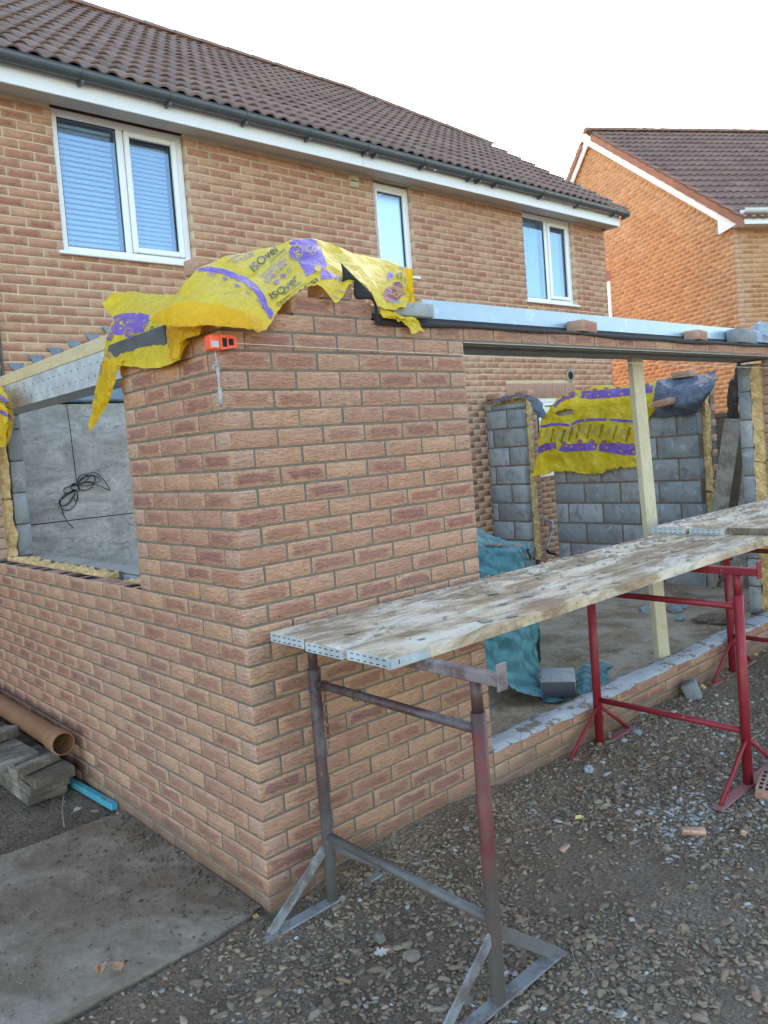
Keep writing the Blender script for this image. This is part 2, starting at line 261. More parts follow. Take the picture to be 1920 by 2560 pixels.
class B:
    """collects shapes in world space and links them as one mesh"""
    def __init__(s): s.v = []; s.f = []
    def add(s, vs, fs): k = len(s.v); s.v += [tuple(map(float, p)) for p in vs]; s.f += [tuple(i+k for i in f) for f in fs]; return s
    def box(s, x0, x1, y0, y1, z0, z1, c=0., m=None):
        ctr = Vector(((x0+x1)/2, (y0+y1)/2, (z0+z1)/2)); h = ((x1-x0)/2, (y1-y0)/2, (z1-z0)/2); return s.obox(ctr, h, m or Matrix.Identity(3), c)
    def obox(s, ctr, h, m, c=0.):
        ctr = Vector(ctr)
        if c <= 0:
            V = [ctr + m @ Vector((sx*h[0], sy*h[1], sz*h[2])) for sx, sy, sz in CUBE_V]; return s.add(V, CUBE_F)
        V = [ctr + m @ Vector([sg[i]*(h[i]-(0 if i == ax else c)) for i in range(3)]) for sg, ax in CH_V]; return s.add(V, CH_F)
    def beam(s, a, b, w, t, up=(0, 0, 1), c=0.):
        a, b = Vector(a), Vector(b); d = (b-a); L = d.length; d.normalize(); sd = d.cross(Vector(up)).normalized(); u = sd.cross(d)
        m = Matrix((d, sd, u)).transposed(); return s.obox((a+b)/2, (L/2, w/2, t/2), m, c)
    def tube(s, pts, r, n=12, cap=True, radii=None):
        pts = [Vector(p) for p in pts]; k0 = len(s.v); prev = None
        for i, p in enumerate(pts):
            d = (pts[min(i+1, len(pts)-1)]-pts[max(i-1, 0)]).normalized()
            if prev is None: prev = d.orthogonal().normalized()
            a = (prev - d*prev.dot(d)).normalized(); prev = a; b = d.cross(a); rr = radii[i] if radii else r
            for k in range(n): an = 2*math.pi*k/n; s.v.append(tuple(p + a*math.cos(an)*rr + b*math.sin(an)*rr))
        for i in range(len(pts)-1):
            for k in range(n): s.f.append((k0+i*n+k, k0+i*n+(k+1) % n, k0+(i+1)*n+(k+1) % n, k0+(i+1)*n+k))
        if cap: s.f.append(tuple(k0+k for k in range(n))[::-1]); s.f.append(tuple(k0+(len(pts)-1)*n+k for k in range(n)))
        return s
    def prism(s, poly, d):
        """closed polygon of 3D points extruded by vector d"""
        n = len(poly); d = Vector(d); V = [Vector(p) for p in poly]; V += [p+d for p in V]
        return s.add(V, [tuple(range(n))[::-1], tuple(range(n, 2*n))] + [(i, (i+1) % n, n+(i+1) % n, n+i) for i in range(n)])
    def lump(s, c, r, seed=0, sub=1, flat=.7, ang=.35):
        bm = bmesh.new(); bmesh.ops.create_icosphere(bm, subdivisions=sub, radius=1); rr = random.Random(seed)
        ax = [r*rr.uniform(.7, 1.2), r*rr.uniform(.7, 1.2), r*flat*rr.uniform(.8, 1.1)]; q = Matrix.Rotation(rr.uniform(0, 6.3), 3, 'Z')
        for v in bm.verts: k = 1+rr.uniform(-ang, ang)*.6; v.co = q @ Vector((v.co.x*ax[0]*k, v.co.y*ax[1]*k, v.co.z*ax[2]*k)) + Vector(c)
        k = len(s.v); s.v += [tuple(v.co) for v in bm.verts]; s.f += [tuple(v.index+k for v in f.verts) for f in bm.faces]; bm.free(); return s
    def build(s, name, mat, parent=None, smooth=False, origin=None):
        me = bpy.data.meshes.new(name); o3 = Vector(origin) if origin is not None else Vector((0, 0, 0))
        me.from_pydata([tuple(Vector(p)-o3) for p in s.v], [], s.f); bm = bmesh.new(); bm.from_mesh(me); bmesh.ops.recalc_face_normals(bm, faces=bm.faces); bm.to_mesh(me); bm.free()
        o = link(name, me, mat, parent, smooth=smooth); o.location = o3
        return o
CUBE_V = [(sx, sy, sz) for sx in (-1, 1) for sy in (-1, 1) for sz in (-1, 1)]
CUBE_F = [(0, 1, 3, 2), (4, 6, 7, 5), (0, 4, 5, 1), (2, 3, 7, 6), (0, 2, 6, 4), (1, 5, 7, 3)]
CH_V = [(sg, ax) for sg in CUBE_V for ax in range(3)]
def _chf():
    idx = {(sg, ax): i for i, (sg, ax) in enumerate(CH_V)}; fs = []; nrm = []
    for f in CUBE_F:
        sgs = [CUBE_V[i] for i in f]; ax = [a for a in range(3) if len({s_[a] for s_ in sgs}) == 1][0]; fs.append(tuple(idx[(s_, ax)] for s_ in sgs)); nrm.append(ax)
    for a in range(3):
        b, c = [k for k in range(3) if k != a]
        for sb in (-1, 1):
            for sc_ in (-1, 1):
                def sg(x): s_ = [0, 0, 0]; s_[a] = x; s_[b] = sb; s_[c] = sc_; return tuple(s_)
                fs.append((idx[(sg(-1), b)], idx[(sg(1), b)], idx[(sg(1), c)], idx[(sg(-1), c)])); nrm.append(b)
    for s_ in CUBE_V: fs.append(tuple(idx[(s_, a)] for a in range(3))); nrm.append(0)
    # orientation
    out = []
    for f in fs:
        P = [Vector([CH_V[i][0][k]*(1-(0 if k == CH_V[i][1] else .1)) for k in range(3)]) for i in f]; n = (P[1]-P[0]).cross(P[2]-P[0]); c = sum(P, Vector())/len(P)
        out.append(f if n.dot(c) > 0 else f[::-1])
    return out, nrm
CH_F, CH_N = _chf()
CUBE_N = [0, 0, 1, 1, 2, 2]
def bricks(name, items, mat, parent, ch=.004, mtx=None, tone=None, jit=.0015):
    """items: list of (x0,x1,y0,y1,z0,z1[,rnd]) real boxes, linked as ONE mesh with per-brick colour and face coordinates"""
    N = len(items); A = np.array([i[:6] for i in items], float); ctr = (A[:, 0::2]+A[:, 1::2])/2; h = (A[:, 1::2]-A[:, 0::2])/2
    ctr = ctr + rng.uniform(-jit, jit, ctr.shape)
    if ch > 0: S = np.array([s_ for s_, a in CH_V], float); OH = np.array([[0 if k == a else 1 for k in range(3)] for s_, a in CH_V], float); Fc, Nn = CH_F, CH_N
    else: S = np.array(CUBE_V, float); OH = np.zeros((8, 3)); Fc, Nn = CUBE_F, CUBE_N
    V = ctr[:, None, :] + S[None]*(h[:, None, :]-OH[None]*ch); nv = len(S)
    if mtx is not None: V = V.reshape(-1, 3) @ np.array(mtx.to_3x3()).T + np.array(mtx.translation)
    V = V.reshape(-1, 3)
    lv = np.concatenate([np.array(f) for f in Fc]); lens = np.array([len(f) for f in Fc]); nl = len(lv)
    ax = np.concatenate([np.full(len(f), n) for f, n in zip(Fc, Nn)]); ta = np.where(ax == 0, 1, 0); tb = np.where(ax == 2, 1, 2)
    L = (lv[None] + np.arange(N)[:, None]*nv).ravel(); me = bpy.data.meshes.new(name)
    me.vertices.add(len(V)); me.vertices.foreach_set('co', V.ravel()); me.loops.add(len(L)); me.loops.foreach_set('vertex_index', L)
    ls = np.concatenate([[0], np.cumsum(np.tile(lens, N))[:-1]]); me.polygons.add(len(ls)); me.polygons.foreach_set('loop_start', ls); me.polygons.foreach_set('loop_total', np.tile(lens, N)); me.update(calc_edges=True)
    su = S[lv, ta]; sv = S[lv, tb]; un = np.stack([np.tile(su, (N, 1)), np.tile(sv, (N, 1))], -1)
    off = rng.uniform(0, 40, (N, 1, 2)); um = np.stack([su[None]*h[:, ta], sv[None]*h[:, tb]], -1) + off
    me.uv_layers.new(name='uvn').data.foreach_set('uv', un.astype(np.float32).ravel()); me.uv_layers.new(name='uvm').data.foreach_set('uv', um.astype(np.float32).ravel())
    rn = rng.uniform(0, 1, (N, 4)); rn[:, 1] = np.clip(rng.normal(.55, .45, N), 0, 1)
    ca = me.color_attributes.new(name='Col', type='FLOAT_COLOR', domain='CORNER'); rl = np.repeat(rn, nl, 0).reshape(N, nl, 4); rl[..., 3] = np.where((h[:, ta] < .06) | (ax[None] == 2), 0., 1.); ca.data.foreach_set('color', rl.astype(np.float32).ravel())
    return link(name, me, mat, parent)
def course(s0, s1, odd, holes=(), L=.215, G=.225, half=.1025, phase=0.):
    """brick spans along a wall from s0 to s1, bond offset by parity, holes cut out"""
    segs = [(s0, s1)]
    for a, b in holes:
        ns = []
        for p, q in segs:
            if b <= p or a >= q: ns.append((p, q)); continue
            if a > p: ns.append((p, a))
            if b < q: ns.append((b, q))
        segs = ns
    out = []; st = phase + (0 if odd else (half+.01)); k0 = int(math.floor((s0-st)/G))-1
    for k in range(k0, k0+int((s1-s0)/G)+4):
        a, b = st+k*G, st+k*G+L
        for p, q in segs:
            x, y = max(a, p), min(b, q)
            if y-x > .022: out.append((x, y))
    return out
def noise_arr(p, seed=0, octs=4, f=1., pers=.5):
    """cheap smooth value noise for arrays (...,3)"""
    p = np.asarray(p, float)*f; out = np.zeros(p.shape[:-1]); amp = 1.
    for o in range(octs):
        i = np.floor(p).astype(np.int64); w = p-i; w = w*w*(3-2*w); acc = 0
        for dx in (0, 1):
            for dy in (0, 1):
                for dz in (0, 1):
                    hsh = ((i[..., 0]+dx)*73856093 ^ (i[..., 1]+dy)*19349663 ^ (i[..., 2]+dz)*83492791 ^ (seed*2654435 + o*97531)) & 0xffffff
                    hsh = (hsh*1103515245+12345) & 0x7fffffff; hsh = (hsh ^ (hsh >> 13))*60493 & 0x7fffffff; val = (hsh & 0xffff)/65535.*2-1
                    acc = acc + val*(w[..., 0] if dx else 1-w[..., 0])*(w[..., 1] if dy else 1-w[..., 1])*(w[..., 2] if dz else 1-w[..., 2])
        out += acc*amp; amp *= pers; p = p*2.03
    return out
def grid_mesh(name, P, mat, parent=None, smooth=True, keep=None, col=None, thick=0.):
    """P: (r,c,3) array of points; keep(face centre index)->bool"""
    r, c = P.shape[:2]; V = P.reshape(-1, 3); fs = []
    for i in range(r-1):
        for j in range(c-1):
            if keep is None or keep(i, j): fs.append((i*c+j, i*c+j+1, (i+1)*c+j+1, (i+1)*c+j))
    me = bpy.data.meshes.new(name); me.from_pydata(V.tolist(), [], fs)
    bm = bmesh.new(); bm.from_mesh(me); bmesh.ops.delete(bm, geom=[v for v in bm.verts if not v.link_faces], context='VERTS'); bm.to_mesh(me); bm.free()
    o = link(name, me, mat, parent, smooth=smooth)
    if thick: md = o.modifiers.new('thickness', 'SOLIDIFY'); md.thickness = thick; md.offset = -1
    return o
def cr(P, n, axis):
    """Catmull-Rom upsample control array along an axis, n points per span"""
    P = np.moveaxis(P, axis, 0); k = P.shape[0]; Q = np.concatenate([2*P[:1]-P[1:2], P, 2*P[-1:]-P[-2:-1]]); out = []
    for i in range(k-1):
        a, b, c, d = Q[i], Q[i+1], Q[i+2], Q[i+3]
        for t in np.linspace(0, 1, n, endpoint=False): out.append(.5*((2*b)+(-a+c)*t+(2*a-5*b+4*c-d)*t*t+(-a+3*b-3*c+d)*t**3))
    out.append(P[-1]); return np.moveaxis(np.array(out), 0, axis)
# ================================================================ world and light
sun_dir = Vector((.772, .55, .32)).normalized(); EL = math.asin(sun_dir.z); AZ = math.atan2(sun_dir.x, sun_dir.y)
w = bpy.data.worlds.new("World"); sc.world = w; w.use_nodes = True; nt = w.node_tree; bg = nt.nodes['Background']
sky = nt.nodes.new('ShaderNodeTexSky'); sky.sky_type = 'NISHITA'; sky.sun_disc = False; sky.sun_elevation = EL; sky.sun_rotation = AZ
sky.air_density = 1.0; sky.dust_density = 1.0; sky.ozone_density = 1.2; sky.altitude = 50
nt.links.new(sky.outputs[0], bg.inputs[0]); bg.inputs[1].default_value = .15
sl = bpy.data.lights.new('sun', 'SUN'); sl.energy = 2.2; sl.angle = math.radians(.5); sl.color = (1, .93, .82)
so = bpy.data.objects.new('sun', sl); COL.objects.link(so); so.rotation_euler = sun_dir.to_track_quat('Z', 'Y').to_euler()
sc.view_settings.view_transform = 'Standard'; sc.view_settings.look = 'None'; sc.view_settings.gamma = 1; sc.view_settings.exposure = 2.33
sc.view_settings.use_white_balance = True; sc.view_settings.white_balance_temperature = 7300; sc.view_settings.white_balance_tint = 10
sc.cycles.use_denoising = True; sc.cycles.max_bounces = 8; sc.cycles.transparent_max_bounces = 8; sc.cycles.sample_clamp_indirect = 6

# ================================================================ ground
XS = np.unique(np.concatenate([np.linspace(-90, -4, 12), np.linspace(-4, 6, 251), np.linspace(6, 90, 14)]))
YS = np.unique(np.concatenate([np.linspace(-90, -3.2, 12), np.linspace(-3.2, 2.6, 146), np.linspace(-.07, .09, 33), np.linspace(2.6, 110, 16)]))
def gz(x, y):
    x = np.asarray(x, float); y = np.asarray(y, float); z = np.full(np.broadcast(x, y).shape, -.088)
    p = np.stack([x+0*y, y+0*x, 0*x*y], -1); near = (x > -4) & (x < 6.5) & (y > -3.4) & (y < 3)
    heap = .085*np.exp(-np.abs(np.minimum(y, 0))/.13)*np.clip((x-.12)/.25, 0, 1)*np.where(y < .02, 1, 0)*np.clip((1.75-x)/.5, .35, 1)
    z = z + heap + np.where(near, .011*noise_arr(p, 3, 4, 2.4) + .006*noise_arr(p, 8, 3, 14), 0)
    z = z - .04*np.exp(-((y-.018)/.010)**2)*(x < -.02)*(x > -4) + .026*np.exp(-(np.minimum(y-.004, 0)/.14)**2)*(y < .012)*(x < -.02)*(x > -4)
    return z
GX, GY = np.meshgrid(XS, YS); GP = np.stack([GX, GY, gz(GX, GY)], -1)
g = grid_mesh('ground', GP, 'soil'); tag(g, kind='structure')
# concrete slab beside the left wall
sx = np.linspace(-2.6, -.004, 90); sy = np.linspace(.03, 1.34, 50); SX, SY = np.meshgrid(sx, sy)
p3 = np.stack([SX, SY, 0*SX], -1)
SZ = -.052+.004*noise_arr(p3, 5, 4, 3)+.002*noise_arr(p3, 6, 3, 30)
edge = (sy[:, None] < .05); SY2 = SY + np.where(edge, .005*noise_arr(p3, 9, 4, 5)+.05*np.exp(-((SX+.0)/.05)**2), 0)
SP = np.stack([SX, SY2, SZ], -1)
b = B(); V = SP.reshape(-1, 3); n0 = len(V); rws, cls = SP.shape[:2]
fs = [(i*cls+j, i*cls+j+1, (i+1)*cls+j+1, (i+1)*cls+j) for i in range(rws-1) for j in range(cls-1)]
rim = [j for j in range(cls)] + [i*cls+cls-1 for i in range(1, rws)] + [(rws-1)*cls+j for j in range(cls-2, -1, -1)] + [i*cls for i in range(rws-2, 0, -1)]
low = [(V[i][0]+.004*math.sin(i*1.7), V[i][1]+0, -.14) for i in rim]
b.add(V.tolist()+low, fs+[(rim[k], n0+k, n0+(k+1) % len(rim), rim[(k+1) % len(rim)]) for k in range(len(rim))])
tag(b.build('concrete_paving', 'conc', smooth=False), kind='structure')
# dusty floor inside the extension
fx = np.linspace(.32, 5.98, 170); fy = np.linspace(.11, 3.84, 110); FX, FY = np.meshgrid(fx, fy); pf = np.stack([FX, FY, 0*FX], -1)
FZ = .078+.008*noise_arr(pf, 12, 4, 1.7)+.005*noise_arr(pf, 13, 4, 9)-.02*np.exp(-(FY-.11)/.1)
tag(grid_mesh('floor', np.stack([FX, FY, FZ], -1), 'floor'), kind='structure')

# ================================================================ the half-built brick extension
EXT = thing('brick_extension', 'half built orange brick extension with open window gaps and no roof', 'extension', (0, 0, 0))
WB = []
def zc(k): return ((28-k)*.075+.005, (28-k)*.075+.07)
for k in range(31, -2, -1):
    z0, z1 = zc(k) if k > -2 else (0, 0); odd = k % 2 != 0
    if odd: WB.append((0, .215, 0, .1025, z0, z1))
    else: WB.append((0, .1025, 0, .215, z0, z1))
    # front pier
    for a, c in course(.225 if odd else .1125, 1.34, odd, phase=0): 
        if a < (.22 if odd else .11): continue
        WB.append((a, c, 0, .1025, z0, z1))
    # left wall
    hole = [(.89, 3.215)] if 13 >= k else []
    for a, c in course(.1125 if odd else .225, 3.845, not odd, hole):
        if a < (.11 if odd else .22): continue
        WB.append((0, .1025, a, c, z0, z1))
    # front wall, far side of the opening
    for a, c in (course(4.96, 6.16, odd) if k > -1 else []): WB.append((a, c, 0, .1025, z0, z1))
z = 2.255
WB += [(.3375, .5525, 0, .1025, z, z+.065), (.5625, .765, 0, .1025, z, z+.065)]
z = 2.33
WB += [(.50, .66, 0, .1025, z, z+.065)]
bricks('brick_wall', WB, 'brick', EXT, .0025)
LC = [(1.35+.225*i, 1.565+.225*i, 0, .1025, 2.18, 2.245) for i in range(21)]
o = bricks('lintel_course', LC, 'brick', EXT, .003); o['label'] = 'single course of bricks laid along the lintel'
LW = []
for k in (31, 30, 29, 28, 27):
    z0, z1 = zc(k)
    for a, c in course(1.35, 4.95, k % 2 != 0): LW.append((a, c, 0, .1025, z0, z1-.002))
bricks('low_wall', LW, 'brick', EXT, .003)
m = B(); r = .0035
m.box(r, .095, r, 3.84, -.3, 1.118).box(r, .095, r, .882, 1.118, 2.247).box(r, .095, 3.222, 3.84, 1.118, 2.247)
m.box(.095, 1.332, r, .095, -.3, 2.172).box(.095, 4.95, r+.001, .0945, -.3, .149).box(.095, 5.9, r, .095, 2.172, 2.247)
m.box(.345, .757, r, .095, 2.247, 2.318).box(.508, .652, r, .095, 2.318, 2.392).box(4.968, 6.16, r, .095, -.3, 2.172)
m.build('mortar_joints', 'mortar', EXT)
# perforated tops of the sill bricks
s = B()
for i in range(12):
    y0 = .79+.225*i
    for q in range(9):
        yy = y0+.03+q*.0205
        if .9 < yy < 3.2: s.box(.020, .084, yy, yy+.0055, 1.1185, 1.1212)
s.build('core_holes', 'dark', EXT)
# inner block leaf
BK = []
for i in range(10):
    z0 = .005+.225*i; odd = i % 2
    for a, c in course(.21, 3.83, odd, [(.89, 3.30)] if z0 > 1.0 else [], .44, .45, .215): BK.append((.205, .302, a, c, z0, z0+(.215 if z0+.2 < 2.2 else .12)))
    for a, c in course(.31, 1.33, odd, [], .44, .45, .215): BK.append((a, c, .205, .30, z0, z0+.215))
for a, c in ((.58, .80), (.81, 1.05)): BK.append((a, c, .205, .30, 2.255, 2.36))
BK += [(.205, .302, .31, .89, 2.17, 2.25)]
JB = []
for i in range(9):
    z0 = .10+.2275*i; JB.append((4.965, 5.4, .2, .30, z0, z0+.2175)); JB.append((5.41, 5.85, .2, .30, z0, z0+.2175))
bricks('block_wall', BK, 'block', EXT, .004)
jb = bricks('block_pier', JB, 'block', EXT, .006); jb['label'] = 'stack of grey blocks ending the inner leaf beside the wide opening'
B().box(.211, .296, .215, .884, -.2, 2.15).box(.211, .296,   .884, 3.31, -.2, 1.11).box(  .211, .296, 3.312, 3.83, -.2, 2.1).box(.30, 1.325, .211, .294, -.2, 2.25).box(4.972, 5.84, .207, .293, 0, 2.13).build('block_mortar', 'block_mortar', EXT)
# sill cap slates on the block leaf
s = B()
for i in range(5): s.box(.205, .315, .93+i*.42, 1.33+i*.42, 1.128, 1.137+.004*(i % 2))
s.build('slate_packing', 'lintel_under', EXT)
def wool(name, x0, x1, y0, y1, z0, z1, fr=.012, seed=1, parent=None, step=.02):
    """a batt of mineral wool: a closed box of small facets with frayed faces"""
    nx, ny, nz = [max(2, int((b_-a_)/step)) for a_, b_ in ((x0, x1), (y0, y1), (z0, z1))]; bm = bmesh.new(); bmesh.ops.create_cube(bm, size=1)
    V = []; Fs = []
    def face(o, u, v, nu, nv):
        k = len(V)
        for i in range(nv+1):
            for j in range(nu+1): V.append(o+u*j/nu+v*i/nv)
        for i in range(nv):
            for j in range(nu): Fs.append((k+i*(nu+1)+j, k+i*(nu+1)+j+1, k+(i+1)*(nu+1)+j+1, k+(i+1)*(nu+1)+j))
    X, Y, Z = Vector((x1-x0, 0, 0)), Vector((0, y1-y0, 0)), Vector((0, 0, z1-z0)); O = Vector((x0, y0, z0))
    face(O, X, Z, nx, nz); face(O+Y, X, Z, nx, nz); face(O, Y, Z, ny, nz); face(O+X, Y, Z, ny, nz); face(O, X, Y, nx, ny); face(O+Z, X, Y, nx, ny)
    A = np.array([tuple(v) for v in V]); d = np.stack([noise_arr(A, seed+i, 4, 16, .7) for i in range(3)], -1); A = A+d*fr
    me = bpy.data.meshes.new(name); me.from_pydata(A.tolist(), [], Fs); bm.free(); bm = bmesh.new(); bm.from_mesh(me); bmesh.ops.remove_doubles(bm, verts=bm.verts, dist=1e-4); bmesh.ops.recalc_face_normals(bm, faces=bm.faces); bm.to_mesh(me); bm.free()
    return link(name, me, 'wool', parent)
wool('insulation_slab', .104, .186, 3.275, 3.8, 1.54, 2.12, .007, 2, EXT); wool('insulation_slab', .104, .188, 3.27, 3.8, 1.135, 1.532, .014, 3, EXT)
wool('insulation_slab', .104, .19, 1.55, 3.28, 1.07, 1.132, .014, 4, EXT); wool('insulation_slab', .104, .19, .92, 1.30, 1.06, 1.118, .012, 5, EXT)
wool('insulation_slab', 4.97, 5.8, .104, .196, 1.34, 2.12, .012, 6, EXT); wool('insulation_slab', 4.965, 5.8, .104, .196, .10, 1.33, .016, 7, EXT)
# steel lintels
B().box(-.010, .13, .42, .98, 2.152, 2.262, c=.006).build('wall_plate_strip', 'dpc_dark', EXT)
s = B(); s.box(.105, .112, .72, 3.55, 2.135, 2.285).box(.105, .30, .72, 3.55, 2.128, 2.135).box(.112, .29, .72, 3.55, 2.262, 2.27)
li = s.build('steel_lintel', 'galv', EXT); li['label'] = 'galvanised lintel with rows of holes over the left window gap'
s = B(); rr = random.Random(3)
for i in range(30):
    for j in range(2): s.tube([(.1035, .80+i*.09+j*.045, 2.175+.065*j), (.1065, .80+i*.09+j*.045, 2.175+.065*j)], .0042, 8)
s.build('punched_holes', 'dark', li)
s = B(); s.box(1.18, 5.25, .104, .109, 2.172, 2.385)
li2 = s.build('steel_lintel', 'galv_sky', EXT); li2['label'] = 'long galvanised lintel tinted with reflected sky spanning the wide opening'
B().box(1.20, 5.2, .109, .352, 2.1665, 2.173).box(1.20, 5.2, .109, .30, 2.173, 2.36).build('lintel_underside', 'lintel_under', EXT)
s = B(); s.box(1.345, 5.2, .004, .108, 2.1665, 2.1745).build('lintel_flange', 'lintel_under', EXT); s = B(); s.box(1.345, 4.95, .03, .128, 2.158, 2.1655).build('mortar_smear', 'mortar', EXT)
# damp-proof course over the lintel: sagging strip hanging just over the brick edge
n = 120; P = []
for i, x in enumerate(np.linspace(.765, 5.3, n)):
    sag = .010+.005*math.sin(x*2.3)+.004*math.sin(x*7.1+1); P.append([(x, .106, 2.30), (x, .085, 2.262), (x, .03, 2.257+.002*math.sin(9*x)), (x, -.004, 2.256), (x, -.014, 2.248-sag*.3), (x, -.016, 2.242-sag)])
grid_mesh('damp_course', np.array(P), 'dpc', EXT, thick=.0015)
P = []
for t in np.linspace(0, 1, 24):   # the step where the damp course climbs the pier
    P.append([(.60+.02*math.sin(t*3), -.012+.1*q, 2.50-.10*t-.02*q) for q in np.linspace(0, 1, 4)])
s = B(); c0 = [(.60, -.012, 2.475), (.655, -.016, 2.43), (.70, -.02, 2.395), (.745, -.02, 2.36), (.77, -.022, 2.32), (.785, -.022, 2.262), (.80, -.018, 2.235)]
s2 = [(.60, -.012, 2.395), (.655, -.012, 2.397), (.662, -.012, 2.395), (.665, -.012, 2.33), (.76, -.012, 2.328), (.768, -.012, 2.25), (.775, -.012, 2.235)]
Pm = np.array([[np.array(a)*(1-t)+np.array(c)*t+np.array((0, -.006*math.sin(3.14*t), 0)) for t in np.linspace(0, 1, 6)] for a, c in zip(c0, s2)]); Pm = cr(Pm, 4, 0)
grid_mesh('damp_course', Pm, 'dpc', EXT, thick=.0015)['label'] = 'black damp course flap stepping down the top of the pier'
# muddy damp course strip on the low wall
P = []
for x in np.linspace(1.335, 4.97, 170):
    e = .006*math.sin(x*5.1)+.005*math.sin(x*13.7+2)+.004*math.sin(x*31); P.append([(x, -.014+e, .146-.006*abs(math.sin(4*x))), (x, -.004+e*.5, .1525), (x, .05, .156+.003*math.sin(11*x)), (x, .105+e, .157+.003*math.sin(7*x)), (x, .125+e*1.5, .152)])
grid_mesh('damp_course', np.array(P), 'dpc_grey', EXT, thick=.002)['label'] = 'muddy grey damp course strip along the low wall'
# far side wall (blocks, wool and brick), inner face at x = 5.95
XR = 5.95; FB = []; FBR = []
for i in range(10):
    z0 = .01+.2255*i; odd = i % 2
    for a, c in course(1.14, 2.885, odd, [], .44, .45, .215, phase=.02): FB.append((XR, XR+.1, a+.004, c-.004, z0+.004, z0+(.2115 if i < 9 else .1)))
    for a, c in course(3.29, 3.835, odd, [], .44, .45, .215, phase=3.29-.45*8): FB.append((XR, XR+.1, a+.004, c-.004, z0+.004, z0+(.2115 if i < 9 else .06)))
bricks('block_wall', [q for q in FB if q[2] < 3.0 and q[4] < 2.0], 'block', EXT, .006)['label'] = 'far side wall of grey concrete blocks'
bricks('block_pier', [q for q in FB if q[2] > 3.0], 'block', EXT, .006)['label'] = 'narrow far block pier beside the house wall'
for k in range(28, 1, -1):
    z0, z1 = zc(k)
    for a, c in course(1.1, 3.84, k % 2 != 0, [(2.885, 3.29)] ): FBR.append((XR+.2, XR+.3, a, c, z0, z1))
bricks('brick_wall', [q for q in FBR if q[2] < 3.0], 'brick', EXT, .003)['label'] = 'outer brick skin of the far side wall'
bricks('brick_pier', [q for q in FBR if q[2] > 3.0], 'brick', EXT, .003)
B().box(XR+.005, XR+.095, 1.146, 1.615, -.1, 2.03).box(XR+.005, XR+.095, 1.615, 2.88, -.1, 2.03).box(XR+.005, XR+.095, 3.296, 3.83, -.1, 2.08).build('block_mortar', 'block_mortar', EXT)
B().box(XR+.206, XR+.295, 1.107, 1.613, -.1, 2.015).box(XR+.206, XR+.295, 1.613, 2.878, -.1, 2.015).box(XR+.206, XR+.295, 3.297, 3.84, -.1, 2.015).build('mortar_joints', 'mortar', EXT)
wool('insulation_slab', XR+.105, XR+.195, 3.275, 3.8, .2, 1.25, .014, 8, EXT); wool('insulation_slab', XR+.105, XR+.195, 3.28, 3.8, 1.26, 2.16, .014, 9, EXT)
wool('insulation_slab', XR+.105, XR+.195, 1.11, 1.6, .1, 1.0, .014, 10, EXT); wool('insulation_slab', XR+.105, XR+.195, 1.11, 1.6, 1.01, 2.1, .014, 11, EXT)

# ================================================================ main house
H = thing('brick_house', 'two storey brick house with brown tiled roof and dark gutter behind the extension', 'house', (4, 3.85, 0)); D = 3.85
X0, X1 = -3.0, 8.885
WIN = [(.945, 2.12, 3.47, 4.634), (4.372, 4.945, 3.60, 4.60), (6.97, 8.08, 3.47, 4.634)]
GF = (6.45, 7.85, 1.17, 2.20); PLY = (-.3, 1.42, .05, 2.24)
HB = []
for k in range(0, 63):
    z0 = .005+.075*k-.05; z1 = z0+.065
    if z0 > 4.6: break
    holes = [(a, c) for a, c, q, p in WIN if z1 > q+.005 and z0 < p]
    if z1 > GF[2] and z0 < 2.40: holes.append((GF[0]-.05, GF[1]+.05) if z0 > 2.19 else (GF[0], GF[1]))
    if z0 < 2.2: holes.append((PLY[0]+.05, PLY[1]-.05))
    for a, c in course(X0, X1-.005, k % 2, holes): HB.append((a, c, D, D+.1, z0, z1))
    # right-hand end wall returns
    for a, c in course(D+.11, 11.2, k % 2 == 0): HB.append((X1-.105, X1-.005, a, c, z0, z1))
bricks('wall', HB, 'brick_house', H, 0., jit=.0022)
def rects(x0, x1, z0, z1, holes):
    xs = sorted({x0, x1, *[v for h in holes for v in h[:2]]}); out = []
    for a, c in zip(xs, xs[1:]):
        cur = z0
        for h in sorted([h for h in holes if h[0] < (a+c)/2 < h[1]], key=lambda h: h[2]):
            if h[2] > cur: out.append((a, c, cur, h[2]))
            cur = h[3]
        if z1 > cur: out.append((a, c, cur, z1))
    return out
s = B()
for a, c, q, p in rects(X0, X1-.012, -.3, 4.64, [(x0-.004, x1+.004, z0-.003, z1+.02) for x0, x1, z0, z1 in WIN] + [GF]): s.box(a, c, D+.0035, D+.25, q, p)
s.box(X1-.25, X1-.011, D+.25, 11.2, -.3, 4.64); s.box(X0, X1-.3, 11.1, 11.2, -.3, 4.64).box(X0, X0+.1, D+.25, 11.1, -.3, 4.64)
s.box(X0+.1, X1-.3, D+2.6, D+2.62, 0, 4.6)
s.build('mortar_joints', 'mortar_house', H)
AR = [(GF[0]-.045+.075*i, GF[0]+.02+.075*i, D-.003, D+.1, 2.205, 2.385) for i in range(20)]
bricks('window_arch', AR, 'arch', H, .002)
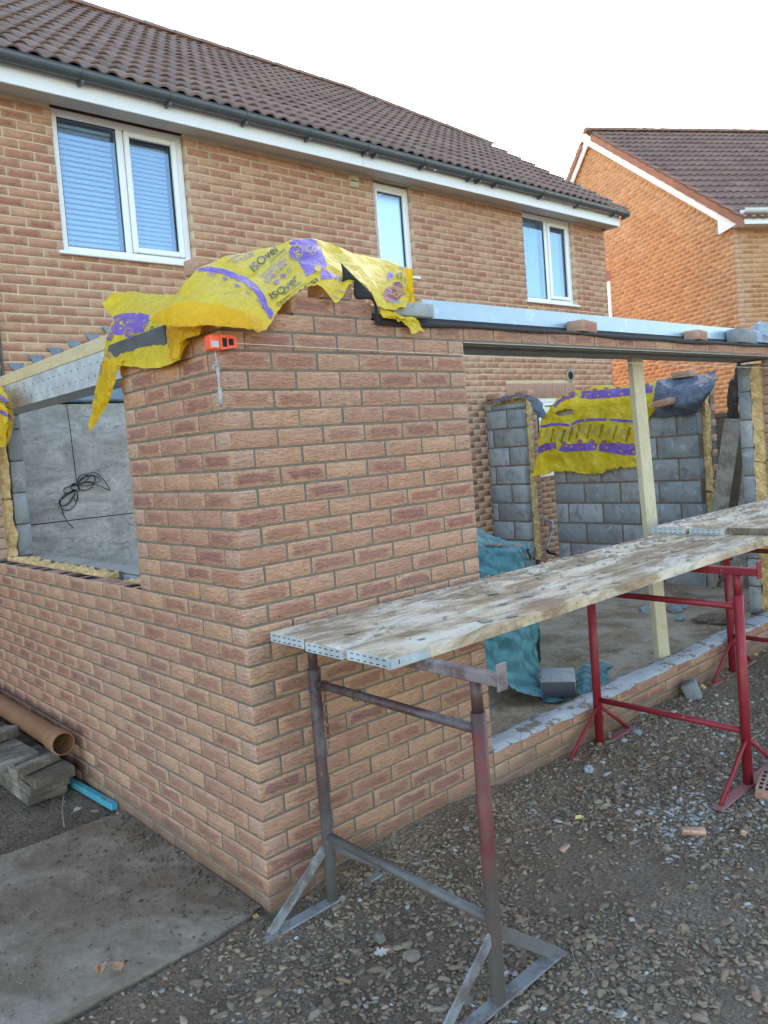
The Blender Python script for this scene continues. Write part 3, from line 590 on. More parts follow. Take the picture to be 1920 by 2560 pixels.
# roof
ZE, YE, PT = 4.79, 3.50, .715; YR = 7.3; ZR = ZE+(YR-YE)*PT
sl_len = math.hypot(YR-YE, ZR-ZE); uv = Vector((0, YR-YE, ZR-ZE))/sl_len; nv = Vector((0, -uv.z, uv.y))
def tiles(name, mat, org, xdir, x0, x1, updir, nrm, length, gauge, roll, parent, xlim=None, h=.032, lip=.022, seed=0, flatroll=.42):
    per = 8; nx = int(round((x1-x0)/roll))*per; V = []; Fs = []; cols = []; rr = random.Random(seed)
    nc = int(math.ceil(length/gauge))
    for i in range(nc):
        v0, v1 = i*gauge, min((i+1)*gauge+.04, length+.01); xa, xb = x0, x1
        if xlim: xb = min(x1, xlim(v0+gauge*.6))
        k = len(V); n_ = 0; jt = [rr.uniform(-.003, .003) for _ in range(400)]; sh = [rr.random() for _ in range(400)]
        nxx = int((xb-xa)/roll*per)
        for j in range(nxx+1):
            x = xa+j*roll/per; ph = (j % per)/per; hh = h*max(0., math.cos((ph-.5)/flatroll*math.pi/2*1.02)) if abs(ph-.5) < flatroll else 0.
            hh = h*(math.cos((ph-.5)/flatroll*math.pi/2) if abs(ph-.5) < flatroll else 0); q = jt[j//(per*2) % 400]
            for (v, off) in ((v0, lip+.003-.016), (v0, lip+q+.004), (v1, .002)):
                V.append(org + xdir*x + updir*(v+(q*2 if off > .01 else 0)) + nrm*(off+hh*(1 if off > .008 else .9)))
        for j in range(nxx):
            a = k+j*3
            Fs += [(a, a+3, a+4, a+1), (a+1, a+4, a+5, a+2)]; cols += [sh[j//(per*2) % 400]]*2
    me = bpy.data.meshes.new(name); me.from_pydata([tuple(v) for v in V], [], Fs)
    ca = me.color_attributes.new(name='Col', type='FLOAT_COLOR', domain='CORNER'); arr = np.ones((len(cols)*4, 4), np.float32); arr[:, :3] = np.repeat(np.array(cols), 4)[:, None]; ca.data.foreach_set('color', arr.ravel())
    return link(name, me, mat, parent)
XV = 8.98
vk = (5.94-YE)/(YR-YE)*sl_len
def xl(v): return XV if v < vk else XV-(XV-7.2)*(v-vk)/(sl_len-vk)
RF = tiles('roof', 'tile', Vector((0, YE, ZE)), Vector((1, 0, 0)), X0-.1, XV, uv, nv, sl_len, .318, .15, H, xl, seed=4)
s = B(); yb = 2*YR-YE
def inset(x, y, z, d=.02): return (x, y, z-d)
A0, A1, A2, A3 = (X0-.1, YE, ZE), (XV-.04, YE, ZE), (XV-.04, 5.94, ZE+(5.94-YE)*PT), (7.2, YR, ZR); A4 = (X0-.1, YR, ZR); Bk = [(x, 2*YR-y, z) for x, y, z in (A0, A1, A2, A3, A4)]
s.add([inset(*p) for p in (A0, A1, A2, A3, A4)] + [inset(*p) for p in Bk[:3]], [(0, 1, 2, 3, 4), (4, 3, 7, 6, 5), (2, 7, 3)])
s.build('roof_back', 'tile', H)
s = B(); s.add([(X1-.02, YE+.3, 4.6), (X1-.02, yb-.3, 4.6), (X1-.02, Bk[2][1], A2[2]-.06), (X1-.02, A2[1], A2[2]-.06)], [(0, 1, 2, 3)]).build('gable_infill', 'mortar_house', H)
s = B(); hw = .11
for a, c in ((Vector(A4), Vector(A3)), (Vector(A3), Vector(A2)+Vector((.03, 0, 0)))):
    L = (c-a).length; d = (c-a)/L; L += .08; sd = Vector((0, 1, 0)) if abs(d.x) > .99 else d.cross(Vector((0, 0, 1))).normalized(); nn = int(L/.42)
    for i in range(nn+1):
        p0 = a+d*i*.42; p1 = a+d*min(L, i*.42+.43)
        ring = lambda p, k: [p + sd*math.cos(t)*hw*k + Vector((0, 0, 1))*(math.sin(t)*hw*.75*k+.005) for t in np.linspace(0, math.pi, 8)]
        r0, r1 = ring(p0, 1.04), ring(p1, .96); s.add(r0+r1, [(j, j+1, 8+j+1, 8+j) for j in range(7)]+[tuple(range(8))])
rg = s.build('ridge', 'tile', H)
# fascia, soffit, gutter
yf = 3.59
fa = B().box(X0, X1-.02, yf, yf+.02, 4.598, 4.745, c=.003).box(X1-.02, X1+.0, yf-.004, yf+.30, 4.592, 4.755, c=.003).build('fascia', 'fascia', H)
s = B(); s.box(X0, X1-.021, yf+.021, D+.005, 4.634, 4.642)
for xx in (1.9, 5.35): s.box(xx, xx+.006, yf+.021, D-.001, 4.632, 4.6335)
s.build('soffit', 'soffit', H)
for x_ in (4.02, 7.55): B().box(x_, x_+.004, yf-.0025, yf-.0005, 4.602, 4.742).build('fascia_joint', 'soffit', fa)
def gutter(x0, x1, yc, zt, mat, parent, brk, r=.058, name='gutter', mtx=None):
    P = [];
    for x in (x0, x1):
        prof = [(yc-r-.006, zt), (yc-r, zt)] + [(yc-r*math.cos(t), zt-.012-r*.95*math.sin(t)) for t in np.linspace(.0, math.pi, 13)] + [(yc+r, zt)]
        P.append([Vector((x, y, z)) for y, z in prof])
    if mtx: P = [[mtx @ p for p in r_] for r_ in P]
    o = grid_mesh(name, np.array([[tuple(p) for p in r_] for r_ in P]), mat, parent, smooth=False, thick=.003)
    for x in brk:
        s = B(); ring = [Vector((x, yc-(r+.006)*math.cos(t), zt-.012-(r+.006)*.97*math.sin(t))) for t in np.linspace(-.15, math.pi, 14)]
        pts = [(mtx @ p if mtx else p) for p in ring]; pts2 = [p+((mtx.to_3x3() if mtx else Matrix.Identity(3)) @ Vector((.022, 0, 0))) for p in pts]
        s.add(pts+pts2, [(i, i+1, 14+i+1, 14+i) for i in range(13)])
        bx = Vector((x+.011, yc+r*.35, zt-r-.02)); 
        m3 = (mtx.to_3x3() if mtx else Matrix.Identity(3)); s.obox((mtx @ bx) if mtx else bx, (.011, r*.75, .014), m3)
        s.build('bracket', mat, o)
    return o
GT = gutter(X0, 8.965, 3.52, 4.785, 'gutter', H, [-1.2, -.42, .33, 1.07, 1.81, 2.56, 3.27, 4.0, 4.13, 4.82, 5.6, 5.75, 6.05, 6.95, 7.75, 8.62, 8.90])
s = B(); prof = [(3.462, 4.785)] + [(3.52-.062*math.cos(t), 4.773-.06*math.sin(t)) for t in np.linspace(0, math.pi, 13)] + [(3.582, 4.785)]
s.prism([(8.963, y, z) for y, z in prof], (.010, 0, 0)).build('gutter_end', 'gutter', GT)
# windows
def window(x0, x1, z0, z1, casements, glass='glass', inset=.055, sill=True, blinds=False, obscured=False, nets=False):
    fr = B(); yq = D+inset; w_ = .062
    fr.box(x0, x0+w_, yq, yq+.06, z0, z1, c=.006).box(x1-w_, x1, yq, yq+.06, z0, z1, c=.006).box(x0+w_, x1-w_, yq, yq+.06, z1-w_, z1, c=.006).box(x0+w_, x1-w_, yq, yq+.06, z0, z0+w_, c=.006)
    wo = fr.build('window', 'upvc', H)
    n_ = len(casements); xs = [x0+w_]+[x0+(x1-x0)*c for c in casements[:-1]]+[x1-w_]
    for i in range(n_):
        a, c = xs[i], xs[i+1]
        if i > 0: B().box(a-.03, a+.03, yq+.001, yq+.059, z0+w_, z1-w_, c=.005).build('mullion', 'upvc', wo); a += .03
        if i < n_-1: c -= .03
        op = casements[-1] if False else (i == n_-1)
        q0, q1, wq = z0+w_, z1-w_, .0
        if (op and n_ > 1) or obscured:
            wq = .052 if not obscured else .03; cs = B(); yy = yq-.018
            cs.box(a+.004, a+wq, yy, yy+.05, q0+.004, q1-.004, c=.008).box(c-wq, c-.004, yy, yy+.05, q0+.004, q1-.004, c=.008).box(a+wq, c-wq, yy, yy+.05, q1-wq, q1-.004, c=.008).box(a+wq, c-wq, yy, yy+.05, q0+.004, q0+wq, c=.008)
            cs.build('casement', 'upvc', wo)
        ga, gc, g0, g1 = a+wq, c-wq, q0+wq, q1-wq
        B().box(ga-.001, ga+.007, yq+.012, yq+.02, g0, g1).box(gc-.007, gc+.001, yq+.012, yq+.02, g0, g1).box(ga, gc, yq+.012, yq+.0195, g1-.007, g1+.001).box(ga, gc, yq+.012, yq+.0195, g0-.001, g0+.006).build('gasket', 'seal', wo)
        B().box(ga, gc, yq+.022, yq+.026, g0, g1).build('pane', glass, wo)
        if blinds:
            bl = B(); nsl = 22; top = g1-.045; bl.box(ga+.012, gc-.012, yq+.085, yq+.115, top, top+.028)
            for k in range(nsl+1):
                zz = top-.02-k*(top-g0-.03)/nsl; mm = Matrix.Rotation(-.95, 3, 'X'); bl.obox(((ga+gc)/2, yq+.1, zz), ((gc-ga)/2-.014, .0135, .0008), mm)
            for xx in (ga+.07, ga+(gc-ga)*.62): bl.box(xx, xx+.0015, yq+.084, yq+.086, g0+.01, top)
            bl.build('blind', 'blind', wo)
        if nets:
            P = np.array([[(x, yq+.11+.008*math.sin(x*95), z) for x in np.linspace(ga, gc, 60)] for z in (g0, g1)]); grid_mesh('net_curtain', P, 'net', wo)
    if sill: B().box(x0-.045, x1+.035, D-.035, D+inset+.03, z0-.028, z0+.002, c=.006).build('sill', 'upvc', wo)
    # dim room behind the glass
    B().box(x0-.25, x1+.25, D+1.4, D+1.42, z0-.4, z1+.15).build('room_wall', 'room', wo)
    B().box(x0-.25, x1+.25, D+.26, D+1.4, z0-.42, z0-.4).build('room_floor', 'room', wo)
    return wo
w1 = window(*WIN[0], (.5, 1.), blinds=True); w1['label'] = 'wide white window with a slatted blind'
w2 = window(*WIN[1], (1.,), glass='glass_ob', obscured=True); w2['label'] = 'narrow white window with obscured glass'
w3 = window(*WIN[2], (.5, 1.), nets=True); w3['label'] = 'white two pane window near the corner of the house'
w4 = window(*GF, (.5, 1.)); w4['label'] = 'ground floor window under the brick arch'
# extract vent, waste hole, boarded opening, stepped flashing
v = B().box(4.03, 4.165, D-.012, D+.01, 4.475, 4.605, c=.003).build('air_vent', 'vent', H)
B().box(4.045, 4.15, D-.016, D-.0125, 4.545, 4.59).box(4.045, 4.15, D-.016, D-.0125, 4.49, 4.53).build('vent_flap', 'vent', v)
B().box(4.05, 4.145, D-.0145, D-.0122, 4.533, 4.543).build('vent_slot', 'dark', v)
s = B(); rr = random.Random(5); ring = [(7.8+math.cos(t)*rr.uniform(.085, .11), math.sin(t)*rr.uniform(.09, .12)+2.49) for t in np.linspace(0, 6.28, 17)[:-1]]
s.add([(x, D-.006, z) for x, z in ring]+[(7.8+math.cos(t)*.052, D-.012, 2.49+math.sin(t)*.058) for t in np.linspace(0, 6.28, 17)[:-1]], [(i, (i+1) % 16, 16+(i+1) % 16, 16+i) for i in range(16)])
fh = s.build('mortar_patch', 'cement', H); B().tube([(7.8, D-.016, 2.49), (7.8, D-.0065, 2.49)], .054, 20).build('flue_hole', 'dark', fh)
pl = B(); pl.box(PLY[0], PLY[1], D-.06, D-.035, 1.312, 2.235).box(PLY[0], PLY[1], D-.06, D-.035, .08, 1.304)
pl.build('boarded_opening', 'ply', H)
B().box(PLY[0], PLY[1], D-.034, D-.02, .05, 2.25).build('board_gap', 'dark', H)
P = np.array([[(x, D-.07-.012*q+.004*math.sin(x*11), 2.245+.13*(1-q)+.003*math.sin(x*17)) for x in np.linspace(-.5, 1.5, 60)] for q in np.linspace(0, 1, 6)]); grid_mesh('lead_flashing', P, 'lead', H, thick=.003)
s = B()
for i in range(8):
    x = .30+.155*i-.16; z_ = 2.47+.062*i-.065
    s.prism([(x-.03, D-.004, z_+.035), (x+.095, D-.004, z_+.037), (x+.07, D-.004, z_-.02), (x+.03, D-.004, z_-.04)], (0, -.004, 0))
s.build('stepped_flashing', 'lead', H)
B().tube([(.375, D-.03, z_) for z_ in (4.2, 3.4, 2.9, 2.5, 2.3)], .012, 8).build('waste_pipe', 'cable', H)

# ================================================================ neighbouring house (own frame)
ang = math.atan2(-.48622, .873836); NM = Matrix.Translation((10.84, 2.823, 0)) @ Matrix.Rotation(ang, 4, 'Z'); N3 = NM.to_3x3()
N = thing('neighbouring_house', 'orange brick house with a white edged gable beyond the far corner', 'house', (10.84, 2.823, 0), rot=(0, 0, ang))
LV = 8.4; NPT = .683; ze = 4.86; zr = ze+4.2*NPT+.02
NB = []
for k in range(0, 105):
    z0 = .005+.075*k-.05; z1 = z0+.065
    gab = 0. if z1 < ze-.1 else (z1-ze+.1)/NPT
    if gab < 4.15:
        holes = [(3.75, 4.35)] if 3.85 < z0 < 4.68 else []
        for a, c in course(gab+.0, LV-gab, k % 2, holes): NB.append((0, .1, a, c, z0, z1))
    if z1 < 4.62:
        for a, c in course(.105, 9., k % 2 == 0): NB.append((a, c, 0, .1, z0, z1))
bricks('wall', NB, 'brick_next', N, 0., mtx=NM, jit=.002)
def nbox(s, x0, x1, y0, y1, z0, z1, c=0.): return s.obox(NM @ Vector(((x0+x1)/2, (y0+y1)/2, (z0+z1)/2)), ((x1-x0)/2, (y1-y0)/2, (z1-z0)/2), N3, c)
def npr(s, poly, d): return s.prism([NM @ Vector(p) for p in poly], N3 @ Vector(d))
s = B(); npr(s, [(.006, .006, -.3), (.006, LV, -.3), (.006, LV, ze-.1), (.006, LV/2, zr-.15), (.006, .006, ze-.1)], (.12, 0, 0)); nbox(s, .126, 9, .006, .2, -.3, 4.65); nbox(s, .126, 9, LV-.2, LV, -.3, 4.65)
s.build('mortar_joints', 'mortar_next', N)
nu = Vector((0, 4.2+.33, (4.2+.33)*NPT)); nl_ = nu.length; nu.normalize(); nn_ = Vector((0, -nu.z, nu.y))
tiles('roof', 'tile_n', NM @ Vector((0, -.33, ze-.33*NPT+.02)), N3 @ Vector((1, 0, 0)), -.03, 9.03, N3 @ nu, N3 @ nn_, nl_, .32, .15, N, None, h=.028, lip=.026, seed=9)
s = B(); o_ = [(-.06, -.3, ze-.3*NPT), (9, -.3, ze-.3*NPT), (9, 4.2, zr-.02), (-.06, 4.2, zr-.02), (9, LV+.3, ze-.3*NPT), (-.06, LV+.3, ze-.3*NPT)]
s.add([NM @ Vector(p) for p in o_], [(0, 1, 2, 3), (3, 2, 4, 5)]).build('roof_back', 'tile_n', N)
s = B()
for sgn in (1, -1):
    if sgn < 0: s.build('verge_tiles', 'verge', N); s = B()
    for i in range(17):
        y = -.33+i*.27; z_ = ze+y*NPT; y2 = y+.275; z2 = ze+y2*NPT; f = (lambda q: q) if sgn > 0 else (lambda q: LV-q)
        if y2 > 4.25: break
        npr(s, [(-.11, f(y), z_+.07), (-.11, f(y2), z2+.045), (-.11, f(y2), z2-.10), (-.11, f(y), z_-.09)], (.025, 0, 0)); npr(s, [(-.11, f(y), z_+.07), (-.11, f(y2), z2+.045), (-.11, f(y2), z2+.025), (-.11, f(y), z_+.05)], (.16, 0, 0))
s.build('verge_tiles', 'verge', N)
s = B()
for i in range(22):
    x = -.10+i*.42; 
    ring = lambda x_, k: [NM @ Vector((x_, 4.2-math.cos(t)*.12*k, zr+.0+math.sin(t)*.085*k)) for t in np.linspace(0, math.pi, 8)]
    r0, r1 = ring(x, 1.05), ring(x+.425, .97); s.add(r0+r1, [(j, j+1, 8+j+1, 8+j) for j in range(7)]+[tuple(range(8))])
s.build('ridge', 'tile_n', N)
s = B()
npr(s, [(-.07, -.30, ze-.30*NPT-.02), (-.07, 4.2, zr-.06), (-.07, 4.2, zr-.27), (-.07, .28, ze+.28*NPT-.23), (-.07, .28, 4.60), (-.07, -.30, 4.60+.05)], (.03, 0, 0))
npr(s, [(-.07, LV+.30, ze-.30*NPT-.02), (-.07, 4.2, zr-.06), (-.07, 4.2, zr-.27), (-.07, LV+.30, ze-.30*NPT-.23)], (.03, 0, 0))
s.build('bargeboard', 'fascia', N)
s = B(); nbox(s, -.04, 9, -.30, -.28, 4.60, 4.78, .002); nbox(s, -.04, 9, -.28, .0, 4.62, 4.63); s.build('fascia', 'fascia', N)
NG = gutter(-.12, 9, -.37, 4.80, 'gutter_w', N, [.32, 1.25, 2.2, 3.1], mtx=NM)
s = B(); nbox(s, -.02, .04, 3.75, 4.35, 3.87, 4.66, .004); nw = s.build('window', 'upvc', N)
s = B()
for i in range(9): nbox(s, -.004, .05, 3.72+.075*i, 3.785+.075*i, 4.665, 4.86)
s.build('window_arch', 'verge', N)
# ================================================================ plastic sheets
def ctl(rows, conv, axis):
    out = []
    for r_ in rows:
        q = []
        for X, Y, dpt in r_:
            u, v = conv(X, Y); q.append(onx(u, v, dpt) if axis == 'x' else ony(u, v, dpt))
        out.append(q)
    return np.array(out)
def sheet(name, C, nr, nc, mat, label=None, cat='plastic sheet', parent=None, crump=.010, f=9, seed=1, keep=None, ragged=(), rag=.012, holes=None, folds=0., group=None):
    P = cr(cr(C, nr, 0), nc, 1)
    du = np.gradient(P, axis=1); dv = np.gradient(P, axis=0); nrm = np.cross(du, dv); nrm /= np.linalg.norm(nrm, axis=-1, keepdims=True)+1e-9
    if (nrm*(CP-P)).sum() < 0: P = P[:, ::-1]; nrm = -nrm[:, ::-1]; flip = True
    rdg = lambda s_, ff: 1-2*np.abs(noise_arr(P, s_, 2, ff))
    amp = crump*(.55*noise_arr(P, seed, 4, f, .6) + .5*rdg(seed+3, f*.8) + .25*rdg(seed+5, f*2.3)-.4)
    P = P + nrm*amp[..., None]
    r, c = P.shape[:2]
    if 'bottom' in ragged:
        for j in range(c):
            k = rag*noise_arr(np.array([[j*.33, seed, 0]]), seed, 4, 1., .7)[0]; P[-1, j] += np.array([0, 0, k]); P[-2, j] += np.array([0, 0, k*.4])
    if 'right' in ragged:
        for i in range(r): k = .012*noise_arr(np.array([[i*.4, seed+2, 0]]), seed, 4, 1., .7)[0]; P[i, -1] += np.array([k, 0, k*.5])
    kp = None
    if holes is not None:
        pc = (P[:-1, :-1]+P[1:, 1:]+P[1:, :-1]+P[:-1, 1:])/4; q = (pc-CP) @ R.T; U = CX+F*q[..., 0]/q[..., 2]; Vv = CY+F*q[..., 1]/q[..., 2]
        def inside(u, v, poly):
            n = len(poly); ins = False; j = n-1
            for i in range(n):
                if (poly[i][1] > v) != (poly[j][1] > v) and u < (poly[j][0]-poly[i][0])*(v-poly[i][1])/(poly[j][1]-poly[i][1])+poly[i][0]: ins = not ins
                j = i
            return ins
        kp = lambda i, j: not any(inside(U[i, j], Vv[i, j], h_) for h_ in holes)
    o = grid_mesh(name, P, mat, parent, keep=kp)
    if label: tag(o, label, cat, group)
    me = o.data; bvh = BVHTree.FromPolygons([tuple(v.co) for v in me.vertices], [tuple(p.vertices) for p in me.polygons])
    return o, bvh
def stick(bvhs, pts2, lift=.0015):
    """carry image positions onto the sheet itself; returns 3D points just proud of its surface (or None)"""
    out = []
    for u, v in pts2:
        d = Vector(ray(u, v)).normalized(); best = None
        for bv in bvhs:
            h = bv.ray_cast(Vector(CP), d)
            if h[0] is not None and (best is None or h[3] < best[3]): best = h
        if best is None: out.append(None); continue
        n = best[1] if best[1].dot(d) < 0 else -best[1]; out.append(best[0]+n*lift-d*lift*.5)
    return out
def decal_tris(bvhs, P2, T, lift, maxd=.30):
    pts = stick(bvhs, P2, lift); fs = []
    for t in T:
        if any(pts[i] is None for i in t): continue
        q = [pts[i] for i in t]
        if max((q[i]-q[(i+1) % len(q)]).length for i in range(len(q))) > maxd: continue
        fs.append(tuple(t))
    used = sorted({i for f in fs for i in f}); mp = {i: k for k, i in enumerate(used)}
    return [pts[i] for i in used], [tuple(mp[i] for i in f) for f in fs]
def tri2d(poly, step):
    """fill a closed 2D outline with a fine triangle mesh"""
    bm = bmesh.new(); vs = []
    for a, b_ in zip(poly, poly[1:]+poly[:1]):
        n = max(1, int(math.hypot(b_[0]-a[0], b_[1]-a[1])/step))
        for i in range(n): vs.append(bm.verts.new((a[0]+(b_[0]-a[0])*i/n, a[1]+(b_[1]-a[1])*i/n, 0)))
    bm.faces.new(vs); bmesh.ops.triangulate(bm, faces=bm.faces)
    for _ in range(7):
        ed = [e for e in bm.edges if e.calc_length() > step*1.6]
        if not ed: break
        bmesh.ops.subdivide_edges(bm, edges=ed, cuts=1); bmesh.ops.triangulate(bm, faces=[f for f in bm.faces if len(f.verts) > 3])
    bm.verts.ensure_lookup_table(); P = [(v.co.x, v.co.y) for v in bm.verts]; T = [tuple(v.index for v in f.verts) for f in bm.faces]; bm.free(); return P, T
def band_poly(line, w):
    L = []; Rr = []
    for i, p in enumerate(line):
        a = line[max(0, i-1)]; c = line[min(len(line)-1, i+1)]; d = math.hypot(c[0]-a[0], c[1]-a[1]); nx, ny = -(c[1]-a[1])/d, (c[0]-a[0])/d; ww = w[i] if isinstance(w, (list, tuple)) else w
        L.append((p[0]+nx*ww/2, p[1]+ny*ww/2)); Rr.append((p[0]-nx*ww/2, p[1]-ny*ww/2))
    return L+Rr[::-1]
_tc = {}
def text2d(txt):
    if txt in _tc: return _tc[txt]
    cu = bpy.data.curves.new('txt', 'FONT'); cu.body = txt; cu.size = 1; cu.resolution_u = 3; cu.offset = .012
    o = bpy.data.objects.new('txt', cu); COL.objects.link(o); dg = bpy.context.evaluated_depsgraph_get(); dg.update(); me = bpy.data.meshes.new_from_object(o.evaluated_get(dg))
    bm = bmesh.new(); bm.from_mesh(me); bmesh.ops.triangulate(bm, faces=bm.faces)
    for _ in range(2):
        ed = [e for e in bm.edges if e.calc_length() > .35]
        if ed: bmesh.ops.subdivide_edges(bm, edges=ed, cuts=1); bmesh.ops.triangulate(bm, faces=[f for f in bm.faces if len(f.verts) > 3])
    P = [(v.co.x, v.co.y) for v in bm.verts]; T = [tuple(v.index for v in f.verts) for f in bm.faces]; bm.free(); bpy.data.objects.remove(o); bpy.data.curves.remove(cu); bpy.data.meshes.remove(me)
    xs = [p[0] for p in P]; ys = [p[1] for p in P]; x0, x1, y0, y1 = min(xs), max(xs), min(ys), max(ys)
    P = [((x-x0)/(x1-x0), y) for x, y in P]; _tc[txt] = (P, T); return _tc[txt]
class Print:
    """collects printed marks per colour; each colour becomes one print child of the sheet"""
    def __init__(s, sheet_o, bvhs, conv): s.o = sheet_o; s.b = bvhs; s.c = conv; s.k = {}
    def _add(s, key, P2, T, lift): v, f = decal_tris(s.b, [s.c(*p) for p in P2], T, lift); s.k.setdefault(key, B()).add(v, f)
    def poly(s, key, poly, step=14, lift=.0012): P, T = tri2d(poly, step); s._add(key, P, T, lift)
    def band(s, key, line, w, step=14, lift=.0012):
        s.poly(key, band_poly(line, w), step, lift)
    def disc(s, key, x, y, r, step=14, lift=.0022): s.poly(key, [(x+r*math.cos(t), y+r*math.sin(t)) for t in np.linspace(0, 6.283, 21)[:-1]], step, lift)
    def ring(s, key, x, y, r, w, lift=.003): 
        P = []; T = []; n = 24
        for i in range(n): t = 6.283*i/n; P += [(x+r*math.cos(t), y+r*math.sin(t)), (x+(r-w)*math.cos(t), y+(r-w)*math.sin(t))]
        for i in range(n): a = 2*i; b_ = 2*((i+1) % n); T.append((a, b_, b_+1, a+1))
        s._add(key, P, T, lift)
    def text(s, key, txt, a, b_, h, lift=.0035, bend=0.):
        """baseline from a to b (sheet drawing units), cap height h; bend bows the baseline"""
        P, T = text2d(txt); dx, dy = b_[0]-a[0], b_[1]-a[1]; L = math.hypot(dx, dy); ux, uy = dx/L, dy/L; nx, ny = uy, -ux
        Q = [(a[0]+dx*p[0]+nx*(p[1]*h/.7+bend*4*p[0]*(1-p[0])), a[1]+dy*p[0]+ny*(p[1]*h/.7+bend*4*p[0]*(1-p[0]))) for p in P]; s._add(key, Q, T, lift)
    def done(s, names):
        for key, b_ in s.k.items():
            if b_.f: 
                o = b_.build(names.get(key, 'print'), key, s.o, smooth=True)
Z4 = lambda X, Y: (440+.3978*X, 560+.3978*Y)
TX = [(-150, 566), (0, 445), (60, 385), (150, 275), (330, 200), (500, 148), (640, 118), (760, 94), (880, 90), (965, 122), (1080, 160), (1200, 190), (1300, 215), (1400, 258), (1485, 285)]
BX = [(-140, 605), (10, 640), (170, 632), (330, 640), (470, 655), (550, 668), (650, 535), (760, 442), (890, 378), (1010, 490), (1105, 372), (1180, 362), (1235, 440), (1285, 535), (1440, 530)]
T1 = [(-158, 575), (0, 485), (100, 445), (220, 370), (400, 300), (540, 255), (660, 215), (790, 175), (910, 165), (990, 195), (1100, 205), (1200, 240), (1290, 290), (1380, 330), (1482, 350)]
T2 = [(-166, 588), (0, 540), (130, 515), (270, 470), (440, 410), (570, 375), (680, 325), (810, 265), (940, 250), (1020, 270), (1110, 260), (1192, 290), (1275, 355), (1340, 420), (1475, 425)]
T3 = [(-160, 598), (0, 600), (150, 580), (300, 560), (460, 540), (570, 530), (670, 430), (800, 350), (925, 315), (1012, 385), (1108, 315), (1188, 330), (1255, 405), (1310, 480), (1460, 480)]
dT = [.46, .38, .32, .31, .33, .34, .33, .32, .31, .30, .28, .27, .26, .23, .20]; dB = [.38, .16, .02, -.06, -.08, -.08, -.03, -.02, -.02, -.03, .0, .0, -.01, -.03, -.05]
mk = lambda L, k: [(x, y, a*(1-k)+b_*k) for (x, y), a, b_ in zip(L, dT, dB)]
for L_ in (dT, dB): L_[:] = [v_-.02 for v_ in L_]
CA = ctl([mk(TX, 0), mk(T1, .30), mk(T2, .62), mk(T3, .88), mk(BX, 1.)], Z4, 'y')
ysheet, bvA = sheet('packaging_sheet', CA, 16, 9, 'yellow', 'large yellow printed packaging sheet with purple bands draped over the top of the brick pier', crump=.013, f=5, seed=21, ragged=('bottom',), rag=.006)
# the scrap hanging under the right end of the sheet
CS = ctl([[(1285, 520, -.04), (1340, 545, -.045), (1400, 560, -.05), (1440, 575, -.05), (1500, 590, -.05)], [(1290, 560, -.045), (1350, 575, -.05), (1420, 592, -.055), (1480, 598, -.055), (1528, 615, -.05)], [(1300, 585, -.04), (1370, 596, -.045), (1430, 605, -.05), (1480, 650, -.05), (1535, 640, -.045)], [(1310, 590, -.04), (1380, 600, -.045), (1440, 625, -.05), (1495, 672, -.05), (1560, 672, -.045)]], Z4, 'y')
flap, bvF = sheet('hanging_flap', CS, 6, 8, 'yellow', parent=ysheet, crump=.012, f=14, seed=5, ragged=('bottom',))
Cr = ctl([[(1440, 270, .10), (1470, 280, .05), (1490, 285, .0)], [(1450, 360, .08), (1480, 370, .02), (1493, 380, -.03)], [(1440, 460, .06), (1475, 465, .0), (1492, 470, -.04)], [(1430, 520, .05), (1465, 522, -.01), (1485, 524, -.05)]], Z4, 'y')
sheet('turned_edge', Cr, 8, 5, 'amber_shade', parent=ysheet, crump=.01, f=15, seed=6)
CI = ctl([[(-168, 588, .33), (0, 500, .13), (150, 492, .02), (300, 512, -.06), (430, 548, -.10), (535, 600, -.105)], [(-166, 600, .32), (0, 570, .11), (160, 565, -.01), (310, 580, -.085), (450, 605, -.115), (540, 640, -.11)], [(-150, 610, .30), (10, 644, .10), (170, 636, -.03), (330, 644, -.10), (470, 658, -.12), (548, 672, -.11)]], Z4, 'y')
sheet('inner_shade', CI, 8, 12, 'amber_shade', parent=ysheet, crump=.008, f=7, seed=8)  # panel over the sheet's lower left, colouring in the shade inside the film
pr = Print(ysheet, [bvA, bvF], Z4); PU = 'purple'; INK = 'ink'; YL = 'yellow'
pr.band(PU, [(120, 292), (200, 282), (300, 300), (430, 352), (500, 405), (545, 470), (562, 520), (572, 545)], [16, 30, 34, 38, 40, 38, 34, 22], 12)
pr.poly(PU, [(535, 525), (565, 512), (600, 535), (612, 560), (600, 600), (585, 590), (560, 548)], 10)
pr.poly(PU, [(690, 104), (745, 98), (800, 94), (872, 92), (895, 135), (925, 190), (950, 262), (925, 292), (880, 300), (820, 332), (800, 290), (765, 232), (742, 170), (720, 130)], 13)
pr.poly(PU, [(905, 305), (945, 288), (1010, 322), (1022, 345), (980, 342), (915, 352)], 12)
pr.disc(PU, 752, 182, 46, 12, .002); pr.ring(YL, 752, 182, 46, 3.5, .0032)
pr.text(YL, 'λ36', (722, 140), (760, 220), 36, .004)
pr.disc(YL, 893, 282, 22, 10, .0028); pr.ring(YL, 838, 160, 22, 4); pr.ring(YL, 858, 185, 14, 3)
pr.text(INK, 'ISOver', (492, 306), (655, 158), 52)
pr.text(INK, 'SAINT-GOBAIN', (592, 250), (690, 165), 15); pr.band(INK, [(525, 336), (612, 258), (700, 176)], 2.6, 14, .003)
pr.text(PU, 'CAVITY WALL', (560, 350), (702, 222), 22); pr.text(PU, 'SLAB CWS', (568, 382), (700, 262), 20)
for i in range(7): pr.ring(PU, 622+i*15-(i % 3)*8, 372-i*13+(i % 3)*10, 13, 3.5)
